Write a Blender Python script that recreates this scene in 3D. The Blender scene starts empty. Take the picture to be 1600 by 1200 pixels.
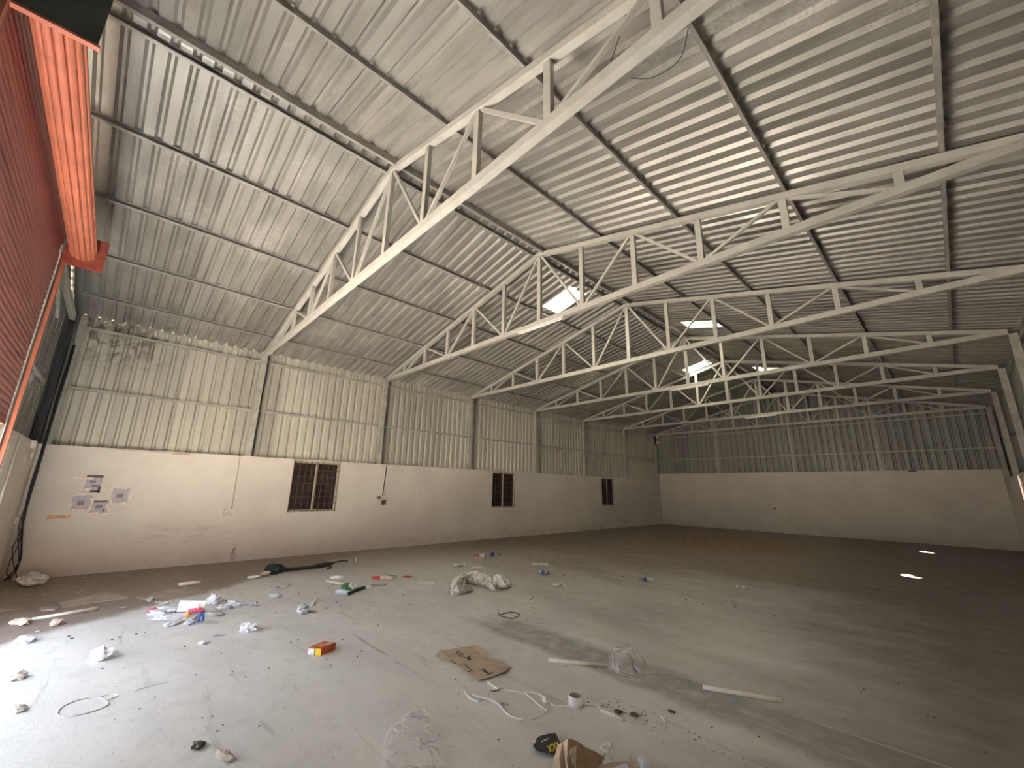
import bpy, bmesh, math, random
from mathutils import Vector, Matrix, noise

SC = bpy.context.scene
COL = SC.collection

# ------------------------------------------------------------------ camera
R_=(0.689903, 0.723668, 0.018404)
U_=(0.167500, -0.184314, 0.968490)
F_=(-0.704257, 0.665081, 0.248373)
CAM_LOC=(11.9721, -3.2284, 1.7507)
cam_data = bpy.data.cameras.new('camera')
cam_data.sensor_width = 36.0
cam_data.lens = 642.83 / 1600 * 36.0
cam_data.clip_start = 0.05
cam = bpy.data.objects.new('camera', cam_data)
COL.objects.link(cam)
m3 = Matrix((R_, U_, tuple(-c for c in F_))).transposed()
cam.matrix_world = Matrix.Translation(CAM_LOC) @ m3.to_4x4()
SC.camera = cam

# ------------------------------------------------------------------ sky, sun, daylight openings, exposure
world = bpy.data.worlds.new('sky')
SC.world = world
world.use_nodes = True
wn = world.node_tree
wn.nodes.clear()
bg = wn.nodes.new('ShaderNodeBackground')                     # bright hazy noon sky, a little bluer overhead
tc = wn.nodes.new('ShaderNodeTexCoord')
sx_ = wn.nodes.new('ShaderNodeSeparateXYZ')
wn.links.new(tc.outputs['Generated'], sx_.inputs[0])
rp = wn.nodes.new('ShaderNodeValToRGB')
rp.color_ramp.elements[0].position = 0.0
rp.color_ramp.elements[0].color = (1.0, 1.0, 1.0, 1)
rp.color_ramp.elements[1].position = 0.9
rp.color_ramp.elements[1].color = (0.62, 0.76, 0.95, 1)
wn.links.new(sx_.outputs[2], rp.inputs[0])
bg.inputs['Strength'].default_value = 0.31
wo = wn.nodes.new('ShaderNodeOutputWorld')
wn.links.new(rp.outputs[0], bg.inputs[0])
wn.links.new(bg.outputs[0], wo.inputs[0])

sun_d = bpy.data.lights.new('sun', 'SUN')
sun_d.energy = 12.0
sun_d.angle = math.radians(0.53)
sun_d.color = (1.0, 0.98, 0.94)
sun = bpy.data.objects.new('sun', sun_d)
COL.objects.link(sun)
SUN_DIR = Vector((-0.43, -0.25, 0.865)).normalized()          # towards the sun
sun.rotation_euler = SUN_DIR.to_track_quat('Z', 'Y').to_euler()

def portal(name, loc, sx, sy, rot):                          # sampling portals in the real openings
    d = bpy.data.lights.new(name, 'AREA')
    d.shape = 'RECTANGLE'
    d.size = sx
    d.size_y = sy
    d.cycles.is_portal = True
    o = bpy.data.objects.new(name, d)
    COL.objects.link(o)
    o.location = loc
    o.rotation_euler = rot
portal('portal_doorway', (5.83, -4.42, 1.22), 4.4, 2.44, (math.pi / 2, 0, math.pi))
for wy in (14.8, 7.8):
    portal('portal_window', (13.40, wy, 1.74), 1.2, 1.3, (0, math.pi / 2, 0))

SC.view_settings.view_transform = 'Standard'
SC.view_settings.look = 'None'
SC.view_settings.gamma = 1.0
SC.view_settings.use_curve_mapping = False
SC.view_settings.exposure = 4.0
SC.cycles.max_bounces = 14
SC.cycles.diffuse_bounces = 8
SC.cycles.glossy_bounces = 6
SC.cycles.transparent_max_bounces = 16
SC.cycles.sample_clamp_indirect = 6.0

# ------------------------------------------------------------------ dimensions (metres)
W = 13.2            # clear width, X from the left wall face to the right wall face
Y0 = -4.33          # inside face of the front wall
Y1 = 20.15          # inside face of the back wall
BAY = 3.5
TRUSS_Y = [-0.86, 2.59, 6.06, 9.59, 13.00, 16.61, 20.05]
LOW = 2.43          # masonry height on the side walls
LOWB = 2.80         # masonry height on the back wall
SLOPE = 0.238
def roof_z(x):      # underside of the sheet pans
    return 5.21 + SLOPE * (x if x <= W / 2 else W - x)

# ------------------------------------------------------------------ materials
MATS = {}
class NT:
    def __init__(self, name):
        self.m = bpy.data.materials.new(name)
        self.m.use_nodes = True
        self.t = self.m.node_tree
        self.b = self.t.nodes['Principled BSDF']
        MATS[name] = self.m
    def n(self, kind, **kw):
        nd = self.t.nodes.new(kind)
        for k, v in kw.items():
            setattr(nd, k, v)
        return nd
    def put(self, sock, v):
        if isinstance(v, bpy.types.NodeSocket):
            self.t.links.new(v, sock)
        elif isinstance(v, (tuple, list)) and len(v) == 3 and len(sock.default_value) == 4:
            sock.default_value = (*v, 1)
        else:
            sock.default_value = v
    def pos(self):
        return self.n('ShaderNodeNewGeometry').outputs['Position']
    def xyz(self, p):
        s = self.n('ShaderNodeSeparateXYZ')
        self.put(s.inputs[0], p)
        return s.outputs
    def scaled(self, p, s):
        v = self.n('ShaderNodeVectorMath', operation='MULTIPLY')
        self.put(v.inputs[0], p)
        v.inputs[1].default_value = s
        return v.outputs[0]
    def noise(self, p, scale, detail=4, rough=0.55, dist=0.0):
        nd = self.n('ShaderNodeTexNoise')
        self.put(nd.inputs['Vector'], p)
        nd.inputs['Scale'].default_value = scale
        nd.inputs['Detail'].default_value = detail
        nd.inputs['Roughness'].default_value = rough
        nd.inputs['Distortion'].default_value = dist
        return nd.outputs['Fac']
    def mr(self, v, a, b, c=0.0, d=1.0, smooth=True):
        nd = self.n('ShaderNodeMapRange')
        nd.interpolation_type = 'SMOOTHSTEP' if smooth else 'LINEAR'
        self.put(nd.inputs[0], v)
        for i, x in enumerate((a, b, c, d)):
            nd.inputs[i + 1].default_value = x
        return nd.outputs[0]
    def math(self, op, a, b=0.0):
        nd = self.n('ShaderNodeMath', operation=op)
        self.put(nd.inputs[0], a)
        self.put(nd.inputs[1], b)
        return nd.outputs[0]
    def mul(self, *vs):
        r = vs[0]
        for v in vs[1:]:
            r = self.math('MULTIPLY', r, v)
        return r
    def mix(self, fac, a, b, blend='MIX'):
        nd = self.n('ShaderNodeMix', data_type='RGBA', blend_type=blend)
        self.put(nd.inputs['Factor'], fac)
        self.put(nd.inputs[6], a)
        self.put(nd.inputs[7], b)
        return nd.outputs[2]
    def band(self, v, lo, hi, soft):
        return self.mul(self.mr(v, lo - soft, lo + soft), self.mr(v, hi - soft, hi + soft, 1, 0))
    def bump(self, h, strength, dist=0.01):
        nd = self.n('ShaderNodeBump')
        nd.inputs['Strength'].default_value = strength
        nd.inputs['Distance'].default_value = dist
        self.put(nd.inputs['Height'], h)
        self.t.links.new(nd.outputs[0], self.b.inputs['Normal'])
    def col(self, c): self.put(self.b.inputs['Base Color'], c)
    def set(self, **kw):
        for k, v in kw.items():
            self.put(self.b.inputs[k.replace('_', ' ')], v)

def plain(name, color, rough=0.6, metal=0.0, var=0.12, scale=14.0, bump=0.0):
    t = NT(name)
    p = t.pos()
    f = t.mr(t.noise(p, scale, 3), 0.3, 0.7)
    t.col(t.mix(f, tuple(c * (1 - var) for c in color), tuple(min(1, c * (1 + var)) for c in color)))
    t.set(Roughness=rough, Metallic=metal)
    if bump:
        t.bump(t.noise(p, scale * 3, 3), bump)
    return t.m

def make_sheet_metal(name, base, pale, dark, stretch, dirt=None, metal=0.55, rough=0.5):
    t = NT(name)
    p = t.pos()
    info = t.n('ShaderNodeObjectInfo').outputs['Random']
    off = t.n('ShaderNodeVectorMath', operation='ADD')
    t.put(off.inputs[0], p)
    comb = t.n('ShaderNodeCombineXYZ')
    t.put(comb.inputs[0], t.math('MULTIPLY', info, 37.0))
    t.put(comb.inputs[2], t.math('MULTIPLY', info, 11.0))
    t.put(off.inputs[1], comb.outputs[0])
    q = off.outputs[0]
    streak = t.noise(t.scaled(q, stretch), 2.2, 4, 0.55)
    blotch = t.noise(q, 1.1, 5, 0.62)
    fine = t.noise(q, 30.0, 3, 0.6)
    c = t.mix(t.mr(streak, 0.30, 0.60), dark, base)
    c = t.mix(t.mul(t.mr(blotch, 0.5, 0.68), t.mr(fine, 0.3, 0.6), 0.75), c, pale)
    c = t.mix(t.mul(t.mr(fine, 0.6, 0.78), 0.25), c, dark)
    tone = t.mr(info, 0, 1, 0.86, 1.12, False)
    c = t.mix(1.0, c, tone, 'MULTIPLY')
    if dirt:
        c = dirt(t, p, c)
    t.col(c)
    t.set(Metallic=metal, Roughness=t.mr(blotch, 0.3, 0.75, rough - 0.09, rough + 0.14))
    t.bump(fine, 0.12, 0.003)
    return t.m

def web_dirt(t, p, c):                                       # cobweb soot in the front left corner and along the eaves
    x, y, z = t.xyz(p)
    corner = t.mul(t.mr(y, -2.2, -3.6), t.mr(z, 3.9, 4.6))
    wisp = t.mr(t.noise(p, 2.6, 7, 0.66, 1.2), 0.43, 0.60)
    c = t.mix(t.mul(corner, wisp, 0.8), c, (0.09, 0.07, 0.055))
    wisp2 = t.mr(t.noise(p, 5.0, 6, 0.6, 2.2), 0.62, 0.68)
    return t.mix(t.mul(wisp2, t.mr(z, 3.6, 4.9), t.mr(t.noise(p, 0.6, 2), 0.45, 0.6), 0.45), c, (0.10, 0.085, 0.07))

M_ROOF = make_sheet_metal('roof sheet metal', (0.37, 0.355, 0.32), (0.50, 0.48, 0.43), (0.28, 0.27, 0.24), (0.35, 3.0, 1.0), None, 0.42, 0.46)
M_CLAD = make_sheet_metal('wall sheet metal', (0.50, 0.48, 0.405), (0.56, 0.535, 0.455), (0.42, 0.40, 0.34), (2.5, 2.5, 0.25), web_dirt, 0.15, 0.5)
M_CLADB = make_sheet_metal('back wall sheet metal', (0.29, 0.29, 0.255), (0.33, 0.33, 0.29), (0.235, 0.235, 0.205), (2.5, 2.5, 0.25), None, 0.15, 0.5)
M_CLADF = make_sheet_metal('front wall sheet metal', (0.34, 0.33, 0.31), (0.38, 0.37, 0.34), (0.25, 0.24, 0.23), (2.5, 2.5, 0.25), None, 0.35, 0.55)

def make_steel(name, base, dark):
    t = NT(name)
    p = t.pos()
    info = t.n('ShaderNodeObjectInfo').outputs['Random']
    n1 = t.noise(p, 5.0, 6, 0.65)
    n2 = t.noise(p, 40.0, 3, 0.6)
    c = t.mix(t.mr(n1, 0.36, 0.62), dark, base)
    c = t.mix(t.mul(t.mr(n2, 0.62, 0.75), 0.4), c, tuple(d * 0.7 for d in dark))
    c = t.mix(1.0, c, t.mr(info, 0, 1, 0.92, 1.06, False), 'MULTIPLY')
    t.col(c)
    t.set(Roughness=0.5, Metallic=0.0)
    t.bump(n2, 0.08, 0.002)
    return t.m
M_STEEL = make_steel('painted truss steel', (0.51, 0.495, 0.44), (0.445, 0.43, 0.38))
M_PURLIN = make_steel('purlin steel', (0.34, 0.325, 0.295), (0.26, 0.25, 0.225))
M_COLUMN = make_steel('column steel', (0.43, 0.42, 0.365), (0.33, 0.32, 0.275))
M_SHADEDSTEEL = make_steel('shaded steel', (0.06, 0.065, 0.07), (0.03, 0.032, 0.035))  # charcoal standing for the shadowed gap in the front left corner
M_PLATE = make_steel('dark green grey plate', (0.075, 0.09, 0.08), (0.05, 0.06, 0.055))
M_GUIDE = make_steel('grey guide steel', (0.20, 0.185, 0.17), (0.13, 0.12, 0.11))
M_RUSTRED = plain('red oxide paint', (0.33, 0.075, 0.045), 0.55, 0.0, 0.3, 7)
M_ORANGE = plain('lit orange red slat paint', (0.50, 0.15, 0.085), 0.45, 0.0, 0.14, 5)  # on the drum slats: curtain paint brightened as if better lit

def make_slat():
    t = NT('shaded maroon slat paint')  # same slat paint, darkened for the weaker light on the curtain
    p = t.pos()
    n1 = t.noise(t.scaled(p, (0.5, 2, 2)), 2.0, 5, 0.6)
    t.col(t.mix(t.mr(n1, 0.35, 0.65), (0.31, 0.095, 0.08), (0.38, 0.12, 0.10)))
    t.set(Roughness=0.5)
    return t.m
M_SLAT = make_slat()

def make_plaster():
    t = NT('cream wall paint')
    p = t.pos()
    x, y, z = t.xyz(p)
    n1 = t.noise(p, 0.9, 5, 0.6)
    n2 = t.noise(p, 7.0, 5, 0.6)
    c = t.mix(t.mr(n1, 0.3, 0.7), (0.63, 0.575, 0.51), (0.71, 0.655, 0.585))
    c = t.mix(t.mul(t.mr(n2, 0.55, 0.75), 0.25), c, (0.52, 0.45, 0.38))
    # scuffed smudge where goods leaned on the left wall, dirt splashed up from the floor
    sm = t.noise(t.scaled(p, (1, 1.1, 5.0)), 2.2, 6, 0.68)
    area = t.mul(t.band(y, -2.7, -0.9, 0.5), t.band(z, 0.40, 0.82, 0.2))
    c = t.mix(t.mul(area, t.mr(sm, 0.42, 0.66), 0.5), c, (0.33, 0.25, 0.20))
    low = t.mul(t.mr(z, 0.5, 0.0), t.mr(t.noise(p, 3.0, 6, 0.7), 0.35, 0.75))
    c = t.mix(t.mul(low, 0.55), c, (0.42, 0.29, 0.22))
    rosy_bounce = t.mul(t.mr(z, 1.3, 0.2), t.mr(y, 7.0, -1.0), t.mr(x, 0.3, 0.1))  # warm ground bounce near the door, tinted into the low left wall
    c = t.mix(t.mul(rosy_bounce, 0.5), c, (0.60, 0.455, 0.375))
    drip = t.mul(t.band(y, -0.86, -0.76, 0.03), t.band(z, 0.0, 0.36, 0.1), t.mr(x, 0.3, 0.1), t.mr(t.noise(t.scaled(p, (1, 1, 0.6)), 14.0, 3), 0.45, 0.6))
    c = t.mix(t.mul(drip, 0.7), c, (0.17, 0.12, 0.09))
    spot = t.mul(t.mr(t.noise(p, 9.0, 4, 0.7), 0.68, 0.73), 0.6)
    c = t.mix(spot, c, (0.30, 0.26, 0.22))
    t.col(c)
    t.set(Roughness=0.75)
    t.bump(t.noise(p, 60, 3), 0.15, 0.004)
    return t.m
M_PLASTER = make_plaster()

def make_floor():
    t = NT('worn concrete floor')
    p = t.pos()
    x, y, z = t.xyz(p)
    n1 = t.noise(t.scaled(p, (0.55, 1.3, 1)), 0.9, 7, 0.62)
    n2 = t.noise(p, 5.0, 6, 0.65)
    n3 = t.noise(p, 28.0, 4, 0.6)
    c = t.mix(t.mr(n1, 0.3, 0.7), (0.66, 0.665, 0.66), (0.78, 0.785, 0.775))
    c = t.mix(t.mul(t.mr(n2, 0.5, 0.75), 0.4), c, (0.50, 0.485, 0.46))
    c = t.mix(t.mul(t.mr(n3, 0.55, 0.75), 0.3), c, (0.74, 0.74, 0.73))
    # brown dust trodden into the rear of the slab, thicker in patches
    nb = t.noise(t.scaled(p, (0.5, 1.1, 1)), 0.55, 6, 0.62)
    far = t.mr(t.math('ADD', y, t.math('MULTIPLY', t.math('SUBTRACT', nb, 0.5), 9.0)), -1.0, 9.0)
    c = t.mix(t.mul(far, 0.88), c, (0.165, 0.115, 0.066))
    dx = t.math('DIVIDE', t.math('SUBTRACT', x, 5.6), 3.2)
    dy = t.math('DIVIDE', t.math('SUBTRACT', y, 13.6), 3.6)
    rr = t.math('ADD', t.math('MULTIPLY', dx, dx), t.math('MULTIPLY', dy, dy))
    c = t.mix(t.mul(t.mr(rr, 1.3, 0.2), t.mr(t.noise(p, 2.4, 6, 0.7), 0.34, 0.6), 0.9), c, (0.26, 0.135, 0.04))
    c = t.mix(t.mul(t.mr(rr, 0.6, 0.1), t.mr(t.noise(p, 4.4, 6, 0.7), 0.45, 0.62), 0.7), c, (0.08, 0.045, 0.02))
    # earth along left wall and front corner, door jamb's shade painted in with it
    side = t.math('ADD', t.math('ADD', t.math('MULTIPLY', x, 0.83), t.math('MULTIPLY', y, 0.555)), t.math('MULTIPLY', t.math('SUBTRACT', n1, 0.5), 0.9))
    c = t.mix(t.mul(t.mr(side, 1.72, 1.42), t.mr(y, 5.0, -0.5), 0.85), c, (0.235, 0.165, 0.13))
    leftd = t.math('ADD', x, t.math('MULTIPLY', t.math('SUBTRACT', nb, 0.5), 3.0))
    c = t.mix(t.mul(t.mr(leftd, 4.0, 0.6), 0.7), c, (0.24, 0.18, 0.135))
    # brown tone darkening the right hand bays, painted for the weaker light there
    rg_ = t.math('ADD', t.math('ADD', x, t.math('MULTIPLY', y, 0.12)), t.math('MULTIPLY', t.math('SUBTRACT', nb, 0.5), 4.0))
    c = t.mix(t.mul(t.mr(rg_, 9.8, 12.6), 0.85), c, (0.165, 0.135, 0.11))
    # damp grey strip and pale seams across the slab, parallel with the front wall
    w = t.math('ADD', y, t.math('MULTIPLY', t.math('SUBTRACT', t.noise(p, 1.6, 5, 0.6), 0.5), 0.35))
    strip = t.mul(t.band(w, 0.66, 1.22, 0.08), t.mr(x, 6.8, 7.6), t.mr(x, 13.5, 9.5, 0.35, 1.0), t.mr(n2, 0.2, 0.55))
    c = t.mix(t.mul(strip, 0.62), c, (0.20, 0.205, 0.205))
    strip2 = t.mul(t.band(w, 0.10, 0.42, 0.12), t.mr(x, 10.2, 11.2), 0.45)
    c = t.mix(strip2, c, (0.22, 0.22, 0.21))
    wl = t.math('ADD', y, t.math('MULTIPLY', t.math('SUBTRACT', t.noise(p, 2.5, 3, 0.6), 0.5), 0.05))
    for yy, x0, k in ((1.20, 7.3, 0.5), (0.82, 7.6, 0.28), (0.24, 9.9, 0.5)):
        ln = t.mul(t.band(wl, yy - 0.014, yy + 0.014, 0.01), t.mr(x, x0, x0 + 0.3), t.mr(n2, 0.3, 0.5))
        c = t.mix(t.mul(ln, k), c, (0.66, 0.63, 0.58))
    scr = t.mul(t.band(wl, -0.735, -0.71, 0.008), t.band(x, 6.6, 8.0, 0.2), t.mr(n2, 0.35, 0.6))
    c = t.mix(t.mul(scr, 0.6), c, (0.16, 0.16, 0.16))
    # drag scuffs
    sc = t.noise(t.scaled(p, (0.35, 4.0, 1)), 2.0, 5, 0.6, 0.6)
    c = t.mix(t.mul(t.mr(sc, 0.60, 0.72), 0.35), c, (0.24, 0.22, 0.19))
    speck = t.mr(t.noise(p, 55.0, 2, 0.5), 0.69, 0.73)
    c = t.mix(t.mul(speck, 0.7), c, (0.12, 0.10, 0.085))
    t.col(c)
    t.set(Roughness=t.mr(n2, 0.3, 0.7, 0.5, 0.72))
    t.bump(t.math('ADD', n3, t.math('MULTIPLY', n2, 1.5)), 0.18, 0.01)
    return t.m
M_FLOOR = make_floor()

def make_earth():
    t = NT('sunlit yard earth')
    p = t.pos()
    t.col(t.mix(t.mr(t.noise(p, 0.7, 6), 0.35, 0.65), (0.42, 0.355, 0.295), (0.49, 0.425, 0.36)))
    t.set(Roughness=0.9)
    t.bump(t.noise(p, 12, 5), 0.4, 0.03)
    return t.m
M_EARTH = make_earth()

def make_translucent(name, color):
    t = NT(name)
    tr = t.n('ShaderNodeBsdfTranslucent')
    df = t.n('ShaderNodeBsdfDiffuse')
    n1 = t.mr(t.noise(t.pos(), 6.0, 5), 0.4, 0.7)
    c = t.mix(n1, color, tuple(k * 0.72 for k in color))
    t.put(tr.inputs[0], c)
    t.put(df.inputs[0], c)
    mx = t.n('ShaderNodeMixShader')
    mx.inputs[0].default_value = 0.25
    t.t.links.new(tr.outputs[0], mx.inputs[1])
    t.t.links.new(df.outputs[0], mx.inputs[2])
    t.t.links.new(mx.outputs[0], t.t.nodes['Material Output'].inputs[0])
    return t.m
M_FRP = make_translucent('yellowed translucent sheet', (0.90, 0.86, 0.70))

def make_film(name, diffuse, amount):
    t = NT(name)
    out = t.t.nodes['Material Output']
    tr = t.n('ShaderNodeBsdfTransparent')
    gl = t.n('ShaderNodeBsdfGlossy')
    gl.inputs['Roughness'].default_value = 0.16
    df = t.n('ShaderNodeBsdfDiffuse')
    df.inputs[0].default_value = (*diffuse, 1)
    lw = t.n('ShaderNodeLayerWeight')
    lw.inputs[0].default_value = 0.25
    m1 = t.n('ShaderNodeMixShader')
    m1.inputs[0].default_value = 0.55
    t.t.links.new(gl.outputs[0], m1.inputs[1])
    t.t.links.new(df.outputs[0], m1.inputs[2])
    m2 = t.n('ShaderNodeMixShader')
    crease = t.math('ABSOLUTE', t.math('SUBTRACT', t.noise(t.pos(), 4.5, 2, 0.5, 0.8), 0.5))
    body = t.mr(lw.outputs['Facing'], 0.25, 0.95, amount, 0.85, False)
    t.put(m2.inputs[0], t.math('MAXIMUM', body, t.mr(crease, 0.0, 0.022, 0.75, 0.0)))
    t.t.links.new(tr.outputs[0], m2.inputs[1])
    t.t.links.new(m1.outputs[0], m2.inputs[2])
    t.t.links.new(m2.outputs[0], out.inputs[0])
    return t.m
M_FILM = make_film('clear plastic film', (0.90, 0.91, 0.93), 0.30)
M_FILM2 = make_film('thin clear plastic film', (0.93, 0.94, 0.96), 0.12)

def make_glass():
    t = NT('dark tinted window glass')
    p = t.pos()
    t.col(t.mix(t.mr(t.noise(p, 3, 5), 0.35, 0.7), (0.030, 0.016, 0.014), (0.055, 0.034, 0.030)))
    t.set(Roughness=0.22)
    return t.m
M_GLASS = make_glass()

M_FRAME = plain('cream window paint', (0.60, 0.53, 0.40), 0.55, 0, 0.18, 9)
M_GRILLE = plain('brown grille paint', (0.10, 0.06, 0.045), 0.55, 0, 0.3, 12)
M_WHITEPL = plain('white plastic', (0.70, 0.66, 0.60), 0.4, 0, 0.08)
M_CREAMBOX = plain('cream switch box', (0.66, 0.58, 0.49), 0.5, 0, 0.1)
M_BLACK = plain('black plastic', (0.018, 0.019, 0.021), 0.45)
M_CABLE = plain('black cable sheath', (0.028, 0.027, 0.027), 0.55)
M_BROWN = plain('brown socket', (0.16, 0.075, 0.045), 0.5)
M_PAPER = plain('white paper', (0.86, 0.86, 0.87), 0.7, 0, 0.08, 25)
M_BLUEPAPER = plain('bluish white paper', (0.66, 0.69, 0.80), 0.7, 0, 0.16, 22)
M_LILAC = plain('lilac poster paper', (0.47, 0.42, 0.45), 0.7, 0, 0.08, 12)
M_DARKINK = plain('dark torn border', (0.10, 0.085, 0.095), 0.7)
M_GREYINK = plain('grey print', (0.24, 0.205, 0.22), 0.7)
M_TAPE = plain('peach tape residue', (0.80, 0.66, 0.55), 0.6, 0, 0.15, 30)
M_NOTICE = plain('faded orange notice', (0.72, 0.40, 0.27), 0.6, 0, 0.15, 30)
M_CARD = plain('brown cardboard', (0.50, 0.39, 0.295), 0.8, 0, 0.12, 9)
M_CARDDARK = plain('kraft inside', (0.33, 0.225, 0.135), 0.8, 0, 0.12, 9)
M_CARDPALE = plain('pale cardboard edge', (0.56, 0.47, 0.37), 0.8, 0, 0.12, 9)
M_DUSTY = plain('dusty board', (0.40, 0.335, 0.285), 0.85, 0, 0.15, 5)
M_MARKER = plain('marker ink', (0.06, 0.05, 0.045), 0.7)
M_PIPE = plain('white plastic pipe', (0.82, 0.79, 0.72), 0.4, 0, 0.06)
M_WIRE = plain('white cable sheath', (0.86, 0.85, 0.83), 0.5, 0, 0.08)
M_BOXRED = plain('orange red carton', (0.62, 0.11, 0.03), 0.5, 0, 0.2, 20)
M_YELLOW = plain('yellow print', (0.85, 0.62, 0.02), 0.5, 0, 0.05)
M_GREEN = plain('green print', (0.05, 0.22, 0.07), 0.5, 0, 0.1)
M_DKGREEN = plain('dark green bristle', (0.012, 0.028, 0.022), 0.7)
M_BLUE = plain('blue print', (0.03, 0.10, 0.42), 0.4, 0, 0.1)
M_PINK = plain('pink foil', (0.55, 0.06, 0.14), 0.4, 0, 0.1)
M_RED = plain('red print', (0.60, 0.04, 0.04), 0.5, 0, 0.1)
M_TAN = plain('orange foil', (0.70, 0.38, 0.13), 0.5, 0, 0.1)
M_SACK = plain('dirty white woven sack', (0.68, 0.65, 0.59), 0.7, 0, 0.2, 13, 0.4)
M_SILVER = plain('silver film', (0.55, 0.55, 0.55), 0.3, 0.5, 0.15, 20)
M_DARKBOX = plain('black printed card', (0.014, 0.016, 0.024), 0.35, 0, 0.2, 20)
M_CHIP = plain('broken plaster', (0.50, 0.46, 0.41), 0.85, 0, 0.2, 20)
M_CHIPDARK = plain('dark debris', (0.12, 0.10, 0.085), 0.85, 0, 0.3, 20)
M_SOIL = plain('brown crumbs', (0.27, 0.21, 0.165), 0.9, 0, 0.3, 20)
M_BRUSHED = plain('vent aluminium', (0.62, 0.58, 0.46), 0.4, 0.7, 0.1, 10)

# ------------------------------------------------------------------ mesh helpers
WORLD = {}
class MB:
    def __init__(self):
        self.v, self.f, self.mi = [], [], []
    def add(self, vs, fs, mi=0):
        k = len(self.v)
        self.v += [Vector(p) for p in vs]
        self.f += [tuple(i + k for i in q) for q in fs]
        self.mi += [mi] * len(fs)
        return self
    def box(self, x0, x1, y0, y1, z0, z1, mi=0):
        vs = [(x, y, z) for z in (z0, z1) for y in (y0, y1) for x in (x0, x1)]
        return self.add(vs, [(0, 2, 3, 1), (4, 5, 7, 6), (0, 1, 5, 4), (2, 6, 7, 3), (0, 4, 6, 2), (1, 3, 7, 5)], mi)
    def bar(self, a, b, w, h, side=(0, 1, 0), mi=0):
        a, b, s = Vector(a), Vector(b), Vector(side).normalized()
        d = (b - a).normalized()
        u = d.cross(s).normalized()
        s = u.cross(d).normalized()
        vs = []
        for p in (a, b):
            for i, j in ((-1, -1), (1, -1), (1, 1), (-1, 1)):
                vs.append(p + s * (w / 2 * i) + u * (h / 2 * j))
        return self.add(vs, [(0, 1, 2, 3), (7, 6, 5, 4), (0, 4, 5, 1), (1, 5, 6, 2), (2, 6, 7, 3), (3, 7, 4, 0)], mi)
    def tube(self, pts, r, n=6, mi=0):
        pts = [Vector(p) for p in pts]
        rs = r if isinstance(r, (list, tuple)) else [r] * len(pts)
        vs, fs = [], []
        ref = Vector((0, 0, 1))
        for i, p in enumerate(pts):
            d = (pts[min(i + 1, len(pts) - 1)] - pts[max(i - 1, 0)]).normalized()
            up = ref if abs(d.z) < 0.9 else Vector((1, 0, 0))
            a = d.cross(up).normalized()
            b = a.cross(d).normalized()
            for k in range(n):
                t = 2 * math.pi * k / n
                vs.append(p + (a * math.cos(t) + b * math.sin(t)) * rs[i])
        for i in range(len(pts) - 1):
            for k in range(n):
                fs.append((i * n + k, i * n + (k + 1) % n, (i + 1) * n + (k + 1) % n, (i + 1) * n + k))
        fs.append(tuple(range(n - 1, -1, -1)))
        fs.append(tuple((len(pts) - 1) * n + k for k in range(n)))
        return self.add(vs, fs, mi)
    def slab(self, poly, t, mi=0):                            # thin plate: polygon at top, thickness t straight down
        n = len(poly)
        up = [Vector(p) for p in poly]
        dn = [p - Vector((0, 0, t)) for p in up]
        fs = [tuple(range(n)), tuple(range(2 * n - 1, n - 1, -1))]
        fs += [(i, i + n, (i + 1) % n + n, (i + 1) % n) for i in range(n)]
        return self.add(up + dn, fs, mi)
    def mesh(self, name, mats, org=Vector((0, 0, 0)), smooth=False):
        me = bpy.data.meshes.new(name)
        me.from_pydata([tuple(p - org) for p in self.v], [], self.f)
        for m in (mats if isinstance(mats, (list, tuple)) else [mats]):
            me.materials.append(m)
        me.polygons.foreach_set('material_index', self.mi)
        if smooth:
            me.polygons.foreach_set('use_smooth', [True] * len(me.polygons))
        bm = bmesh.new()
        bm.from_mesh(me)
        bmesh.ops.recalc_face_normals(bm, faces=bm.faces)
        bm.to_mesh(me)
        bm.free()
        me.update()
        return me
    def build(self, name, mats, parent=None, smooth=False):
        if parent is not None:
            org = WORLD[parent]
        else:
            xs = [p.x for p in self.v]; ys = [p.y for p in self.v]; zs = [p.z for p in self.v]
            org = Vector(((min(xs) + max(xs)) / 2, (min(ys) + max(ys)) / 2, min(zs)))
        o = bpy.data.objects.new(name, self.mesh(name, mats, org, smooth))
        COL.objects.link(o)
        if parent is not None:
            o.parent = parent
        else:
            o.location = org
        WORLD[o] = org.copy()
        return o

def tag(o, label=None, cat=None, group=None, kind=None):
    if label: o['label'] = label
    if cat: o['category'] = cat
    if group: o['group'] = group
    if kind: o['kind'] = kind
    return o

def empty(name, loc, label=None, cat=None, group=None, kind=None):
    o = bpy.data.objects.new(name, None)
    COL.objects.link(o)
    o.location = loc
    o.empty_display_size = 0.1
    WORLD[o] = Vector(loc)
    return tag(o, label, cat, group, kind)

def copy_thing(o, loc, label, group=None):
    r = o.copy()
    COL.objects.link(r)
    r.location = loc
    WORLD[r] = Vector(loc)
    r['label'] = label
    if group: r['group'] = group
    for ch in list(o.children):
        c = ch.copy()
        COL.objects.link(c)
        c.parent = r
        for g in list(ch.children):
            d = g.copy()
            COL.objects.link(d)
            d.parent = c
    return r

rng = random.Random(7)

# ------------------------------------------------------------------ floor, yard
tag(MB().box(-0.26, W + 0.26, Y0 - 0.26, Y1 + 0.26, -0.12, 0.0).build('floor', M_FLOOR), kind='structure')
yard = MB()
yard.add([(-60, -70, -0.06), (75, -70, -0.06), (75, 80, -0.06), (-60, 80, -0.06)], [(0, 1, 2, 3)])
tag(yard.build('yard_ground', M_EARTH), kind='structure')

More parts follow.
